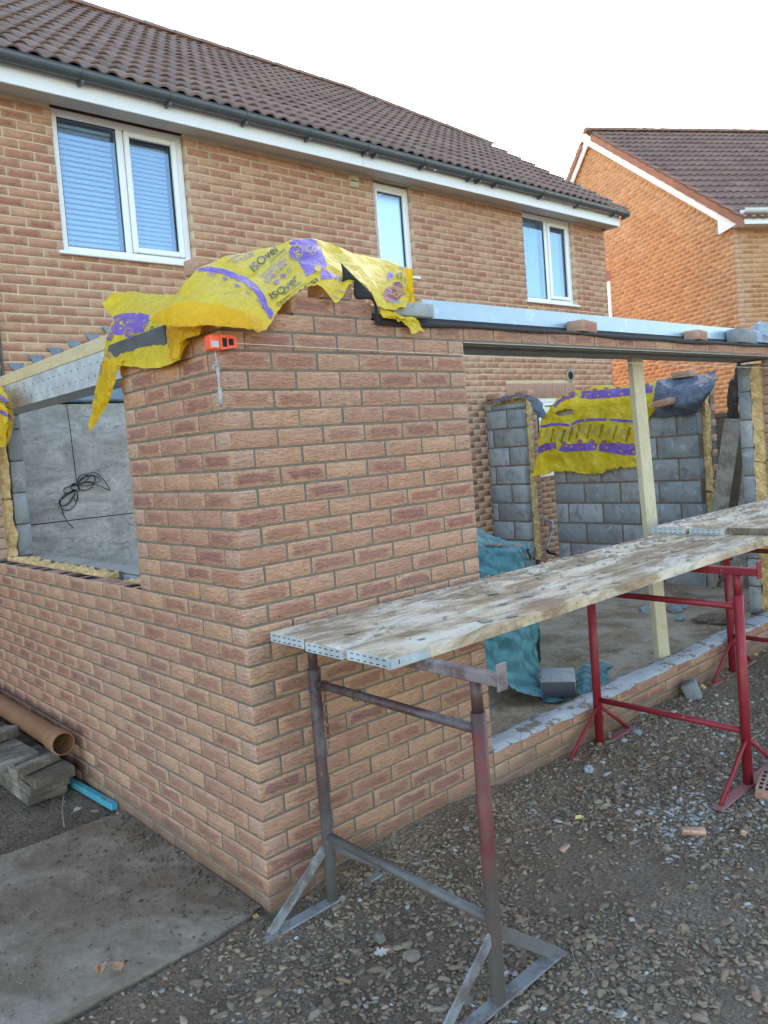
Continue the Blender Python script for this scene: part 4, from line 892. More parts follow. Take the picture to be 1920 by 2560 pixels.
pr.text(INK, 'ISOver', (606, 478), (768, 352), 44, bend=-10); pr.text(INK, 'SAINT-GOBAIN', (680, 452), (790, 372), 13); pr.band(INK, [(625, 508), (720, 442), (815, 372)], 2.6, 14, .003)
pr.text(INK, 'CAVITY', (640, 522), (730, 462), 19); pr.text(INK, 'ACSI', (768, 452), (895, 362), 26)
pr.text(PU, 'CAVITY', (352, 225), (452, 186), 17); pr.text(PU, 'SLAB', (362, 250), (418, 226), 15); pr.band(INK, [(322, 246), (352, 222)], 2.4, 10, .003)
for x_, y_ in ((432, 215), (462, 200), (476, 190), (236, 322), (308, 345), (218, 300)): pr.ring(PU, x_, y_, 12, 3.4)
for x_, y_ in ((195, 312), (292, 338), (366, 378), (375, 385), (440, 428), (502, 472), (524, 500)):
    pr.band(PU, [(x_, y_), (x_+34, y_+14)], 3.2, 12, .003); pr.band(PU, [(x_-2, y_+9), (x_+26, y_+21)], 2.6, 12, .003)
pr.poly(PU, [(470, 372), (492, 384), (476, 418), (456, 404)], 9, .0026); pr.ring(YL, 474, 394, 17, 3.4)
pr.text(INK, 'IS', (1000, 352), (1050, 372), 26); pr.text(PU, 'CAVITY WALL', (1010, 420), (1085, 462), 15); pr.text(PU, 'SAINT-GOBAIN', (940, 440), (1020, 478), 11)
pr.poly('maroon', [(1300, 432), (1322, 398), (1372, 392), (1402, 412), (1446, 438), (1410, 462), (1395, 482), (1330, 494), (1312, 470)], 10); pr.disc('maroon', 1392, 398, 34, 10, .0022)
pr.ring(YL, 1385, 448, 17, 4); pr.text(YL, 'λ36', (1424, 410), (1362, 392), 21, .004); pr.text(YL, 'CWS', (1440, 440), (1398, 432), 12, .004)
pr.poly(PU, [(1328, 312), (1352, 302), (1370, 318), (1336, 362), (1326, 344)], 9)
pr.text(INK, '21', (1462, 300), (1468, 370), 30); pr.text(INK, 'WALL', (1404, 300), (1412, 368), 17); pr.text(INK, 'SLAB', (1384, 312), (1388, 352), 14); pr.text(PU, 'CWS 36', (1400, 285), (1478, 300), 14); pr.text(INK, 'GOBAIN', (1434, 305), (1440, 378), 9)
pr.done({PU: 'purple_print', INK: 'black_lettering', YL: 'yellow_print', 'maroon': 'maroon_print'})
# left sheet hanging over the left wall
Z3 = lambda X, Y: (.3858*X, 600+.3858*Y)
C3 = ctl([[(725, 336, .32), (830, 334, .32), (930, 345, .32), (1040, 352, .31), (1175, 362, .30)],
          [(672, 425, .24), (790, 398, .24), (900, 392, .22), (1000, 402, .22), (1120, 440, .2)],
          [(722, 492, .14), (810, 474, .12), (900, 474, .12), (985, 490, .12), (1150, 520, .1)],
          [(705, 570, .07), (790, 560, .06), (880, 560, .06), (980, 572, .05), (1240, 590, .04)],
          [(684, 660, .03), (745, 650, .02), (830, 640, .02), (1010, 640, .01), (1215, 655, -.01)],
          [(662, 775, -.01), (705, 772, -.02), (850, 735, -.02), (1070, 690, -.03), (1182, 715, -.04)],
          [(645, 862, -.03), (738, 812, -.04), (960, 830, -.05), (1090, 808, -.05), (1160, 772, -.05)]], Z3, 'x')
hole_ = [Z3(*p) for p in [(752, 715), (790, 672), (880, 655), (1000, 648), (1028, 655), (1030, 590), (1062, 586), (1082, 662), (1030, 676), (900, 702), (800, 722), (765, 728)]]
ls, bvL = sheet('packaging_sheet', C3, 12, 12, 'yellow', 'torn yellow packaging sheet hanging over the left wall with a long pointed tail', crump=.012, f=7, seed=31, holes=[hole_])
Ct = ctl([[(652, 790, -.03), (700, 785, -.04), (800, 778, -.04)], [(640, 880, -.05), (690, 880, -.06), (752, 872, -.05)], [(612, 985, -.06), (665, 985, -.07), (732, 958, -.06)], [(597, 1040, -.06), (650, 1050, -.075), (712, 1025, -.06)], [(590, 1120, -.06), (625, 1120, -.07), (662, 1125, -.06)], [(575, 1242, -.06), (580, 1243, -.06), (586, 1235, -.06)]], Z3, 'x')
tail, bvT = sheet('hanging_tail', Ct, 9, 7, 'amber_shade', parent=ls, crump=.010, f=11, seed=33)
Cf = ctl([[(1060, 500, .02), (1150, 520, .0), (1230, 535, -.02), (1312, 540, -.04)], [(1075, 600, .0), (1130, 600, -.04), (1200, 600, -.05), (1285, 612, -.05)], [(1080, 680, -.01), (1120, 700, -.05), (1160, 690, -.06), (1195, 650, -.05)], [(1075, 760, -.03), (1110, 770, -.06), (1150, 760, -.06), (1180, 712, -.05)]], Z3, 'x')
sheet('folded_corner', Cf, 8, 8, 'amber_shade', parent=ls, crump=.012, f=11, seed=35)
p2 = Print(ls, [bvL, bvT], Z3)
p2.poly(PU, [(722, 500), (790, 476), (900, 472), (985, 490), (950, 560), (915, 600), (840, 612), (760, 618), (700, 600), (715, 550)], 14)
for x_, y_ in ((838, 606), (702, 622)): p2.disc(PU, x_, y_, 33, 12, .002); p2.ring(YL, x_, y_, 33, 3, .0035)
p2.text(YL, '36', (812, 620), (862, 618), 24, .004); p2.text(YL, '36', (678, 640), (722, 628), 24, .004)
p2.ring(YL, 835, 530, 11, 3); p2.ring(YL, 862, 530, 11, 3); p2.disc(YL, 790, 540, 13, 10, .0028); p2.ring(YL, 942, 560, 12, 3)
p2.text(PU, 'SLAB (CWS) 36', (652, 882), (688, 655), 17); p2.text(INK, 'ISO', (1003, 640), (1000, 560), 24); p2.text(INK, 'SAINT', (1030, 640), (1030, 560), 9); p2.text(PU, 'WALL', (935, 640), (937, 575), 12)
for x_, y_ in ((712, 716), (706, 752)): p2.ring(PU, x_, y_, 15, 4)
p2.done({PU: 'purple_print', INK: 'black_lettering', YL: 'yellow_print'})
# far left scrap round the end of the window gap
ZL = lambda X, Y: (X*.3858, 600+.3858*Y)
C5 = ctl([[(-120, 930, .02), (-40, 935, .0), (0, 945, -.02), (25, 975, -.02), (45, 1010, .03)], [(-120, 1000, .0), (-40, 1010, -.03), (10, 1020, -.05), (50, 1050, -.03), (68, 1080, .05)],
          [(-120, 1100, .0), (-40, 1110, -.04), (20, 1120, -.06), (60, 1130, -.04), (88, 1130, .06)], [(-120, 1200, .0), (-40, 1210, -.04), (20, 1220, -.06), (60, 1220, -.04), (84, 1200, .06)], [(-120, 1300, .0), (-40, 1330, -.02), (10, 1342, -.03), (45, 1330, -.02), (62, 1300, .04)]], ZL, 'x')
fl, bv5 = sheet('packaging_sheet', C5, 9, 10, 'yellow', 'small yellow packaging wrap on the wall end at the far left of the window gap', crump=.02, f=10, seed=41)
p5 = Print(fl, [bv5], ZL); p5.band(PU, [(-40, 975), (10, 1015), (40, 1050), (48, 1062)], 24, 10); p5.band(PU, [(-20, 1100), (20, 1118), (60, 1145), (78, 1170)], 24, 10)
p5.text(INK, 'ISOver', (-10, 1040), (62, 1105), 22); p5.done({PU: 'purple_print', INK: 'black_lettering'})
# far sheet over the window gap of the far wall
Z8 = lambda X, Y: (1160+.2411*X, 850+.2411*Y)
C8 = ctl([[(945, 640, 5.98), (1010, 575, 6.0), (1130, 525, 6.02), (1300, 492, 6.02), (1500, 478, 6.02), (1659, 466, 6.02), (1820, 440, 6.02), (2010, 402, 6.02)],
          [(915, 690, 5.88), (1000, 640, 5.90), (1120, 620, 5.90), (1300, 612, 5.90), (1500, 606, 5.90), (1659, 600, 5.90), (1820, 590, 5.9), (2015, 560, 5.9)],
          [(838, 765, 5.86), (960, 735, 5.86), (1120, 725, 5.88), (1300, 700, 5.88), (1500, 690, 5.88), (1659, 685, 5.88), (1820, 680, 5.88), (2010, 690, 5.88)],
          [(800, 830, 5.87), (930, 815, 5.87), (1120, 800, 5.88), (1300, 790, 5.88), (1500, 790, 5.88), (1659, 800, 5.88), (1800, 810, 5.88), (1900, 820, 5.88)],
          [(780, 960, 5.87), (920, 960, 5.87), (1120, 955, 5.86), (1300, 950, 5.88), (1500, 960, 5.86), (1659, 965, 5.88), (1780, 975, 5.88), (1870, 985, 5.88)],
          [(758, 1120, 5.87), (910, 1110, 5.86), (1120, 1100, 5.87), (1300, 1090, 5.86), (1500, 1110, 5.88), (1659, 1130, 5.86), (1780, 1150, 5.88), (1870, 1170, 5.88)],
          [(732, 1280, 5.87), (890, 1265, 5.86), (1120, 1250, 5.87), (1300, 1250, 5.86), (1500, 1250, 5.87), (1659, 1230, 5.86), (1780, 1240, 5.88), (1870, 1250, 5.88)],
          [(710, 1412, 5.87), (860, 1398, 5.86), (1000, 1358, 5.87), (1250, 1390, 5.86), (1400, 1382, 5.87), (1620, 1325, 5.86), (1780, 1330, 5.88), (1870, 1330, 5.88)]], Z8, 'x')
h8 = [Z8(*p) for p in [(938, 762), (975, 735), (1040, 722), (1120, 716), (1140, 738), (1120, 770), (1040, 786), (975, 785)]]
fs_, bv8 = sheet('packaging_sheet', C8, 9, 14, 'yellow', 'big yellow sheet with rows of lettering hung over the far block wall', crump=.035, f=4.5, seed=51, ragged=('bottom',), holes=[h8])
p8 = Print(fs_, [bv8], Z8)
p8.band(PU, [(930, 690), (970, 630), (1030, 595), (1110, 575), (1180, 568)], [40, 60, 62, 55, 20], 24, .003)
p8.poly(PU, [(1205, 572), (1240, 528), (1400, 520), (1659, 502), (1740, 495), (1740, 575), (1500, 600), (1300, 612), (1200, 598)], 26, .003)
p8.poly(PU, [(1775, 490), (1960, 470), (1955, 545), (1775, 570)], 26, .003)
for x_, y_ in ((1128, 562), (1245, 538), (1360, 530), (1475, 520), (1600, 512), (1040, 590), (1900, 480)): p8.disc(PU, x_, y_, 27, 14, .004); p8.ring(YL, x_, y_, 27, 3, .007); p8.text(YL, 'PE', (x_-14, y_+8), (x_+14, y_+6), 17, .008)
for x_, y_ in ((1268, 575), (1392, 582), (1508, 572), (1636, 558)): p8.disc(YL, x_, y_, 12, 12, .006)
p8.band(PU, [(795, 898), (860, 888), (900, 876), (1000, 874), (1090, 886)], 26, 26, .003); p8.band(PU, [(1115, 878), (1180, 842), (1300, 825), (1478, 826)], 26, 26, .003); p8.band(PU, [(1510, 826), (1659, 838), (1850, 850)], 26, 26, .003)
p8.band(PU, [(760, 1150), (860, 1105), (960, 1098)], 72, 26, .003); p8.poly(PU, [(975, 1150), (1020, 1090), (1150, 1070), (1388, 1068), (1368, 1145), (1200, 1150), (1060, 1158)], 26, .003); p8.poly(PU, [(1405, 1080), (1540, 1066), (1700, 1078), (1860, 1100), (1860, 1190), (1650, 1195), (1500, 1165), (1398, 1150)], 26, .003)
for x_, y_ in ((921, 1085), (1040, 1075), (1205, 1055), (1327, 1052), (1455, 1062), (1600, 1080), (1745, 1095)): p8.disc(PU, x_, y_, 26, 14, .004); p8.ring(YL, x_, y_, 26, 3, .007); p8.text(YL, 'PE', (x_-14, y_+8), (x_+14, y_+6), 16, .008)
for x_, y_ in ((832, 1125), (935, 1132), (1115, 1108), (1222, 1106), (1348, 1110), (1485, 1118), (1628, 1148), (1760, 1160)): p8.disc(YL, x_, y_, 13, 12, .006)
for x_, y_ in ((785, 940), (930, 915), (1042, 925), (1120, 905), (1198, 872), (1310, 872), (1436, 872), (1580, 880), (1715, 905)):
    p8.text(INK, 'ISOver', (x_-5, y_), (x_-42, y_+150), 26, .008); 
    p8.text('cement', 'SAINT-GOBAIN', (x_-38, y_+8), (x_-72, y_+140), 9, .007)
    for q in (62, 78, 94): p8.band('cement', [(x_-q+12, y_+10+(q % 5)*3), (x_-q-18, y_+120-(q % 7)*4)], 3.4, 30, .006)
p8.done({PU: 'purple_print', INK: 'black_lettering', YL: 'yellow_print', 'cement': 'small_print'})
# black and blue polythene
Z9 = lambda X, Y: (1520+.2712*X, 760+.2712*Y)
C9 = ctl([[(450, 702, 5.95), (520, 688, 6.0), (600, 686, 6.0), (760, 668, 6.0), (880, 640, 5.98), (985, 600, 5.9)], [(432, 790, 5.88), (520, 780, 5.86), (620, 770, 5.84), (760, 760, 5.8), (880, 730, 5.78), (982, 680, 5.76)],
          [(420, 860, 5.84), (520, 870, 5.80), (640, 860, 5.76), (760, 850, 5.72), (870, 820, 5.70), (972, 770, 5.70)], [(400, 930, 5.86), (500, 945, 5.82), (620, 935, 5.74), (740, 920, 5.70), (850, 890, 5.70), (920, 850, 5.72)],
          [(370, 985, 5.9), (480, 990, 5.86), (600, 985, 5.84), (700, 985, 5.78), (790, 960, 5.76), (860, 930, 5.76)], [(372, 1052, 5.92), (480, 1042, 5.91), (560, 1040, 5.90), (660, 1028, 5.88), (770, 1012, 5.86), (815, 985, 5.86)]], Z9, 'x')
sheet('polythene_sheet', C9, 10, 12, 'blue_sheet', 'blue black polythene sheet with a lifted corner over the far side wall', crump=.03, f=3.6, seed=61)
C10 = ctl([[(195, 650, 5.9), (300, 628, 5.95), (450, 582, 6.0), (600, 580, 6.02), (720, 592, 6.02), (800, 640, 6.0)], [(215, 665, 5.86), (320, 650, 5.88), (450, 590, 5.9), (620, 585, 5.9), (740, 630, 5.88), (840, 710, 5.86)], [(280, 660, 5.84), (350, 640, 5.86), (450, 600, 5.88), (640, 590, 5.86), (745, 720, 5.82), (838, 800, 5.8)], [(290, 655, 5.84), (360, 640, 5.86), (460, 602, 5.88), (650, 600, 5.85), (748, 780, 5.82), (830, 808, 5.8)]], Z8, 'x')
sheet('polythene_sheet', C10, 8, 10, 'blue_sheet', 'small dark polythene cap flapping over the narrow far block pier', crump=.03, f=7, seed=63)
C11 = ctl([[(1200, 535, 5.25), (1225, 535, 5.2), (1232, 535, 5.1)], [(1165, 680, 5.3), (1200, 670, 5.2), (1228, 665, 5.1)], [(1118, 740, 5.3), (1170, 740, 5.22), (1216, 740, 5.15)], [(1105, 880, 5.3), (1160, 880, 5.22), (1214, 880, 5.15)], [(1088, 960, 5.3), (1150, 965, 5.22), (1218, 970, 5.15)], [(1076, 1058, 5.3), (1150, 1056, 5.22), (1222, 1054, 5.15)]], Z9, 'x')
sheet('polythene_sheet', C11, 8, 8, 'black_sheet', 'black polythene flap hanging beside the right block pier', crump=.03, f=5, seed=65)
C12 = np.array([[(5.0+.5*i/5, .36-.14*j, 2.30+.10*math.sin(j*1.1)+.03*math.sin(i*2)+(.02*i)) for i in range(6)] for j in range(5)])
sheet('polythene_sheet', C12, 8, 8, 'clear', 'cloudy clear polythene bunched on the right end of the long lintel', crump=.05, f=7, seed=67)
C13 = ctl([[(425, 698, 6.01), (500, 672, 6.02), (560, 682, 6.02)], [(440, 715, 5.96), (505, 700, 5.96), (575, 700, 5.96)]], Z9, 'x')
# ================================================================ teal tarpaulin over a stack
Z2 = lambda X, Y: (1160+.2411*X, 1280+.2411*Y)
sk = B(); sk.box(2.42, 2.90, 1.02, 1.6, .08, .86, c=.01); so_ = tag(sk.build('covered_stack', 'grey_wood'), 'squared stack of materials hidden under the teal tarpaulin', 'stack')
CT = ctl([[(60, 100, 1.7), (125, 148, 1.55), (250, 215, 1.5), (360, 275, 1.5), (520, 318, 1.45), (650, 322, 1.4)],
          [(40, 330, 1.05), (125, 300, 1.02), (250, 318, 1.0), (380, 335, 1.0), (560, 345, 1.0), (660, 352, 1.05)],
          [(30, 560, .93), (140, 560, .92), (280, 540, .90), (430, 520, .90), (580, 500, .90), (684, 505, 1.0)],
          [(40, 900, .86), (160, 900, .84), (300, 880, .82), (460, 870, .82), (620, 850, .84), (735, 850, .95)],
          [(60, 1250, .80), (190, 1250, .74), (330, 1230, .70), (500, 1250, .70), (680, 1240, .74), (775, 1220, .85)],
          [(90, 1480, .74), (230, 1500, .68), (380, 1530, .64), (540, 1580, .60), (700, 1560, .62), (788, 1540, .72)],
          [(150, 1600, .70), (280, 1660, .62), (430, 1730, .56), (600, 1790, .52), (740, 1790, .52), (800, 1740, .58)],
          [(200, 1640, .70), (300, 1690, .62), (440, 1745, .54), (620, 1850, .44), (790, 1925, .36), (830, 1945, .34)]], Z2, 'y')
tp, bvt = sheet('tarpaulin', CT, 10, 12, 'teal', 'tall teal tarpaulin hanging over a stack behind the brick pier', 'tarpaulin', crump=.035, f=5, seed=71)
CT2 = ctl([[(640, 320, 1.38), (655, 330, 1.42), (668, 345, 1.5)], [(684, 500, .99), (700, 510, 1.2), (715, 520, 1.5)], [(735, 850, .94), (745, 850, 1.2), (752, 850, 1.5)], [(775, 1220, .84), (782, 1220, 1.1), (788, 1220, 1.5)], [(788, 1560, .70), (792, 1560, 1.0), (796, 1560, 1.4)]], Z2, 'y')
sheet('tarpaulin_side', CT2, 8, 6, 'teal', parent=tp, crump=.02, f=6, seed=73)
CH = np.array([[onz(*Z2(x, y), .082+.02*z_) for x, y, z_ in r_] for r_ in [[(800, 1900, 0), (950, 1900, 0), (1080, 1870, 0), (1190, 1800, 0)], [(800, 1960, 0), (950, 1975, .3), (1080, 1940, 0), (1170, 1890, 0)]]])
sheet('tarpaulin_hem', CH, 5, 8, 'teal', parent=tp, crump=.008, f=10, seed=75)
CT3 = np.array([[onz(*Z2(x, y), .085+.028*z_) for x, y, z_ in r_] for r_ in [[(1160, 1660, .6), (1260, 1580, 1.2), (1380, 1560, .9), (1500, 1570, .5), (1570, 1590, 0)], [(1165, 1740, .4), (1270, 1700, 1.4), (1360, 1680, .5), (1440, 1660, .9), (1490, 1640, .2)], [(1170, 1840, .2), (1260, 1800, 1.), (1350, 1790, .3), (1430, 1760, .4), (1510, 1730, 0)], [(1175, 1925, 0), (1240, 1890, .4), (1320, 1860, 0), (1400, 1820, .2), (1480, 1780, 0)]]])
sheet('tarpaulin', CT3, 8, 8, 'teal', 'small crumpled end of teal tarpaulin lying on the floor right of the grey block', 'tarpaulin', crump=.012, f=9, seed=77)
q0 = onz(*Z2(810, 1925), .085); q1 = onz(*Z2(1165, 1905), .085); q0 = Vector(q0); q1 = Vector(q1); rb = ray(*Z2(985, 1800)); dn = Vector((rb[0], rb[1], 0)).normalized(); d = Vector((dn.y, -dn.x, 0))
s = B(); ctr = (q0+q1)/2+dn*.13+Vector((0, 0, .052)); mt3 = Matrix((d, dn, Vector((0, 0, 1)))).transposed(); s.obox(ctr, ((q1-q0).length/2, .13, .05), mt3, .006)
me_items = [(-(q1-q0).length/2, (q1-q0).length/2, -.14, .14, -.052, .052)]
gb = bricks('concrete_block', me_items, 'block', None, .006, mtx=Matrix.Translation(ctr) @ mt3.to_4x4(), jit=0); tag(gb, 'grey concrete block weighing down the hem of the teal tarpaulin', 'block')
B().obox(ctr-dn*.1415+Vector((0, 0, -.004)), ((q1-q0).length/2-.003, .0015, .046), mt3).build('dark_face', 'damp', gb)  # darker plate over the block's front face
a_, b_ = Vector(ony(*Z2(130, 335), .99)), Vector(ony(*Z2(610, 352), .99))
s = B(); s.beam(a_+Vector((0, .2, 0)), b_+Vector((0, .2, 0)), .40, .018, c=.002); tag(s.build('sheet_board', 'grey_wood'), 'thin dirty board lying on top of the teal tarpaulin', 'board')
# ================================================================ line block, line and pin at the pier corner
L0 = thing('line_block', 'orange plastic line block hooked on the corner of the brick pier', 'line block', (-.02, -.02, 2.125))
s = B(); s.box(-.062, -.020, -.036, .012, 2.092, 2.150, c=.006); s.build('clamp', 'orange', L0)
s = B(); s.prism([(-.022, -.034, 2.150), (.040, -.034, 2.146), (.052, -.034, 2.138), (.050, -.034, 2.104), (-.022, -.034, 2.094)], (0, .012, 0)).box(-.02, .045, -.022, -.004, 2.115, 2.128, c=.002); s.build('arm', 'orange', L0)
s = B(); s.box(-.012, .006, -.0355, -.0335, 2.106, 2.138).box(.014, .034, -.0355, -.0335, 2.112, 2.136); s.build('arm_slot', 'dark', L0)
B().box(-.060, -.030, -.0375, -.0355, 2.103, 2.126).build('sticker', 'sticker', L0)
s = B(); n = 24; s.tube([(.05+(5.3-.05)*t, -.020, 2.122-.050*t-.010*math.sin(t*3.14)) for t in np.linspace(0, 1, n)], .0014, 5); tag(s.build('builders_line', 'string'), 'taut pale string running from the orange block across the brickwork', 'string')
P0 = thing('line_pin', 'steel line pin dangling on a string below the orange line block', 'pin', (-.033, -.02, 1.99))
xq, yq = -.034, -.018
s = B(); s.tube([(xq, yq, 2.052), (xq, yq, 2.046)], .011, 12); s.tube([(xq, yq, 2.046), (xq+.001, yq, 2.02), (xq+.001, yq, 1.985), (xq+.0015, yq, 1.965), (xq+.002, yq, 1.945), (xq+.002, yq, 1.90), (xq+.0025, yq, 1.885)], .005, 10, radii=[.0055, .0065, .004, .0038, .0075, .006, .002]); s.build('shaft', 'pin', P0, smooth=True)
s = B(); s.tube([(xq-.004, yq, 2.10), (xq, yq, 2.052)], .0012, 5); s.tube([(xq, yq-.01, 2.044), (xq-.016, yq-.012, 2.040), (xq-.026, yq-.012, 2.032), (xq-.022, yq-.012, 2.024)], .0013, 5); s.build('cord', 'string', P0)
# ================================================================ loose bricks and blocks up high
def lbrick(label, x, y, z, rot=0., size=(.215, .1025, .065), mat='brick_clean', name='loose_brick', cat='brick', holes=False, grp=None, tilt=(0, 0)):
    m = Matrix.Translation((x, y, z+size[2]/2)) @ Matrix.Rotation(rot, 4, 'Z') @ Matrix.Rotation(tilt[0], 4, 'X') @ Matrix.Rotation(tilt[1], 4, 'Y')
    o = bricks(name, [(-size[0]/2, size[0]/2, -size[1]/2, size[1]/2, -size[2]/2, size[2]/2)], mat, None, .004, mtx=m, jit=0); tag(o, label, cat, grp)
    if holes:
        s = B()
        for i in range(5):
            for j in range(-1, 2): s.obox(m @ Vector((-.075+.037*i, j*.028, size[2]/2)), (.011, .008, .0012), m.to_3x3())
        s.build('core_holes', 'dark', o)
    return o
lbrick('loose brick on the long lintel, the first from the pier', 2.43, .055, 2.262, .22)
lbrick('loose brick on the long lintel beside the grey block', 3.80, .055, 2.262, .2)
lbrick('grey block offcut lying on the right end of the long lintel', 4.53, .055, 2.262, .12, (.40, .10, .10), 'block', 'block_offcut', 'block')
lbrick('grey block lying on the yellow sheet at the step of the pier', .985, .0, 2.268, 0, (.25, .08, .062), 'block', 'block_offcut', 'block')
lbrick('pinkish brick poking out behind the top of the draped yellow sheet', .24, .42, 2.475, .12)
c_ = onx(1660, 1008, 5.70); lbrick('perforated brick weighing down the blue black polythene', c_[0], c_[1], c_[2]-.03, 1.35, holes=True, tilt=(0, .12))
c_ = onx(1708, 930, 6.0); lbrick('brick standing on top of the blue black polythene', c_[0]+.0, c_[1], c_[2]-.055, 1.5)
c_ = onx(1310, 984, 6.05); lbrick('brick on top of the dark polythene cap of the narrow pier', c_[0], c_[1], c_[2]-.03, 1.5)
c_ = onx(1240, 992, 6.05); lbrick('brick holding the left edge of the dark polythene cap', c_[0], c_[1], c_[2]-.03, 1.5)
# ================================================================ cable coil
CB = thing('cable_coil', 'coil of black cable hanging against the boarded opening', 'cable', (.82, 3.77, 1.55))
ZC = lambda X, Y: (X*.2486, 900+.2486*Y)
def cab(pts, yy=3.765, r=.0035, sub=8, close=False):
    C = np.array([ony(*ZC(x, y), yy+.012*math.sin(i*2.1)) for i, (x, y) in enumerate(pts)]); C = cr(C, sub, 0); return B().tube([tuple(p) for p in C], r, 6)
cab([(660, 385), (672, 470), (700, 650), (730, 900), (752, 1080), (768, 1220)]).build('hanging_cable', 'cable', CB)
s = B()
for lp in ([(770, 1240), (800, 1170), (850, 1150), (885, 1175), (880, 1200), (820, 1240), (775, 1250)], [(780, 1250), (850, 1180), (930, 1155), (955, 1200), (930, 1250), (850, 1265), (780, 1255)], [(770, 1240), (860, 1160), (930, 1130), (980, 1145), (1040, 1200), (1080, 1260), (1105, 1300), (1095, 1308), (1000, 1265), (880, 1230), (790, 1255)],
           [(780, 1260), (870, 1225), (960, 1230), (1010, 1220), (1000, 1190), (940, 1165), (880, 1170)], [(760, 1250), (690, 1275), (650, 1290), (645, 1330), (690, 1335), (750, 1300)], [(770, 1300), (700, 1340), (640, 1380), (598, 1410), (600, 1450), (640, 1465), (690, 1430), (760, 1340)], [(765, 1310), (690, 1350), (625, 1400), (605, 1440), (640, 1470), (700, 1440), (755, 1350)],
           [(760, 1310), (660, 1350), (600, 1420), (620, 1490), (670, 1515), (730, 1490), (770, 1420), (780, 1330)], [(750, 1340), (745, 1390), (765, 1420), (785, 1400), (775, 1340)], [(618, 1480), (640, 1560), (680, 1630), (735, 1690)], [(780, 1290), (860, 1310), (920, 1280), (960, 1200), (930, 1160)], [(720, 1250), (760, 1240), (800, 1290), (780, 1320), (730, 1300), (715, 1265), (760, 1245)], [(725, 1270), (770, 1262), (795, 1300), (760, 1325), (722, 1300)]):
    q = cab(lp); k = len(s.v); s.v += q.v; s.f += [tuple(i+k for i in f) for f in q.f]
s.build('coil', 'cable', CB)
# ================================================================ batten on the left lintel
s = B(); s.beam((.135, .55, 2.325), (.135, 3.6, 2.325), .05, .07, c=.003); tag(s.build('timber_batten', 'pine_y'), 'pale timber batten lying along the left steel lintel', 'timber')
# ================================================================ prop
pr0 = Vector((3.275, .15, .075)); pr1 = Vector((3.355, .27, 2.166)); s = B(); s.beam(pr0, pr1, .10, .047, up=(.25, 1, 0), c=.003); tag(s.build('timber_prop', 'pine'), 'pale sawn timber prop standing upright under the long lintel', 'timber prop')
# ================================================================ trestles
def trestle(x0, yr, yf, label, m1, m2, foot, red, zf=-.075, rleg=None):
    t = thing('trestle', label, 'trestle', (x0, (yr+yf)/2, zf), 'steel trestles under the scaffold boards')
    rl = .0235 if not red else .0235; hb = .0 
    for y, mm in ((yr, m1), (yf, m2)):
        lg = B().tube([(x0, y, zf), (x0, y, .86)], rl, 20).build('leg', mm, t, smooth=False); lg.data.polygons.foreach_set('use_smooth', [len(p.vertices) == 4 for p in lg.data.polygons])
        B().tube([(x0, y, .86), (x0, y, .962)], rl*.80, 16).build('inner_tube', mm, lg, smooth=True)
        s = B(); L = .33
        s.beam((x0-L, y+.0, zf+.004), (x0-.06, y, zf+.008), .052, .008, c=.001); s.beam((x0-.061, y, zf+.008), (x0+.12, y, zf+.010), .052, .008, c=.001); s.beam((x0+.119, y, zf+.010), (x0+L-.01, y-.006, zf+.022), .052, .008, c=.001)
        s.build('foot_bar', foot, t)
        for sg in (-1, 1):
            top = (x0+sg*.016, y-.004, .155); bt = (x0+sg*(L-.035), y-.002, zf+.012+(.008 if sg > 0 else 0))
            if red: B().tube([top, bt], .0105, 10).build('brace', mm, t, smooth=True)
            else: B().beam(top, bt, .006, .042, up=(0, 0, 1), c=.001).build('brace', 'rust_dark' if sg > 0 else 'plate', t)
    for zz, nm in ((.803, 'cross_bar'), (.195, 'cross_bar')):
        B().tube([(x0+(0 if red else .0), yr, zz), (x0, yf, zz)], .0165 if not red else .0155, 14).build(nm, m1, t, smooth=True)
    s = B(); 
    s.box(x0-.021, x0+.021, yf-.10, yr+.02, .958, .9935, c=.003); hd = s.build('head_beam', 'plate' if not red else 'bright_red', t)
    B().box(x0-.022, x0+.024, yf-.109, yf-.1005, .944, 1.028, c=.003).build('end_stop', 'plate' if not red else 'bright_red', hd)
    B().box(x0-.028, x0+.03, yr+.0205, yr+.03, .925, .99, c=.003).build('end_stop', 'plate' if not red else 'bright_red', hd)
    return t
def copy_tree(o, parent=None):
    c = o.copy(); COL.objects.link(c); c.parent = parent; c.matrix_parent_inverse = o.matrix_parent_inverse
    for ch in [x for x in bpy.data.objects if x.parent == o]: copy_tree(ch, c)
    return c
T1_ = trestle(.222, -.105, -.948, 'worn maroon and grey trestle at the near end of the boards, with a rusty chain', 'rust_dark', 'rust_red', 'plate', False)
for q_ in [o_ for o_ in bpy.data.objects if o_.name.startswith(('head_beam', 'end_stop'))]: q_.data.materials[0] = MT['plate_red']
ch = B()
for i in range(9):
    zc_ = .775-.021*i; yy = -.165; a0 = .5 if i % 2 else 2.1
    pts = [(.222+math.cos(a0)*.0055*math.cos(t), yy+math.sin(a0)*.0055*math.cos(t), zc_+.0125*math.sin(t)) for t in np.linspace(0, 6.283, 13)]; ch.tube(pts, .0018, 5, cap=False)
ch.tube([(.222, -.165, .585), (.222, -.165, .555)], .0018, 5); ch.tube([(.222+.021*math.cos(t), -.165, .803+.021*math.sin(t)) for t in np.linspace(0, 6.3, 17)], .002, 5); ch.tube([(.222+.022*math.cos(t), -.36, .803+.022*math.sin(t)) for t in np.linspace(0, 6.3, 17)], .002, 5)
ch.build('chain', 'chain', T1_)
T2_ = trestle(2.18, -.055, -.878, 'bright red trestle in the middle of the run, in front of the low wall', 'bright_red', 'bright_red', 'foot_pink', True)
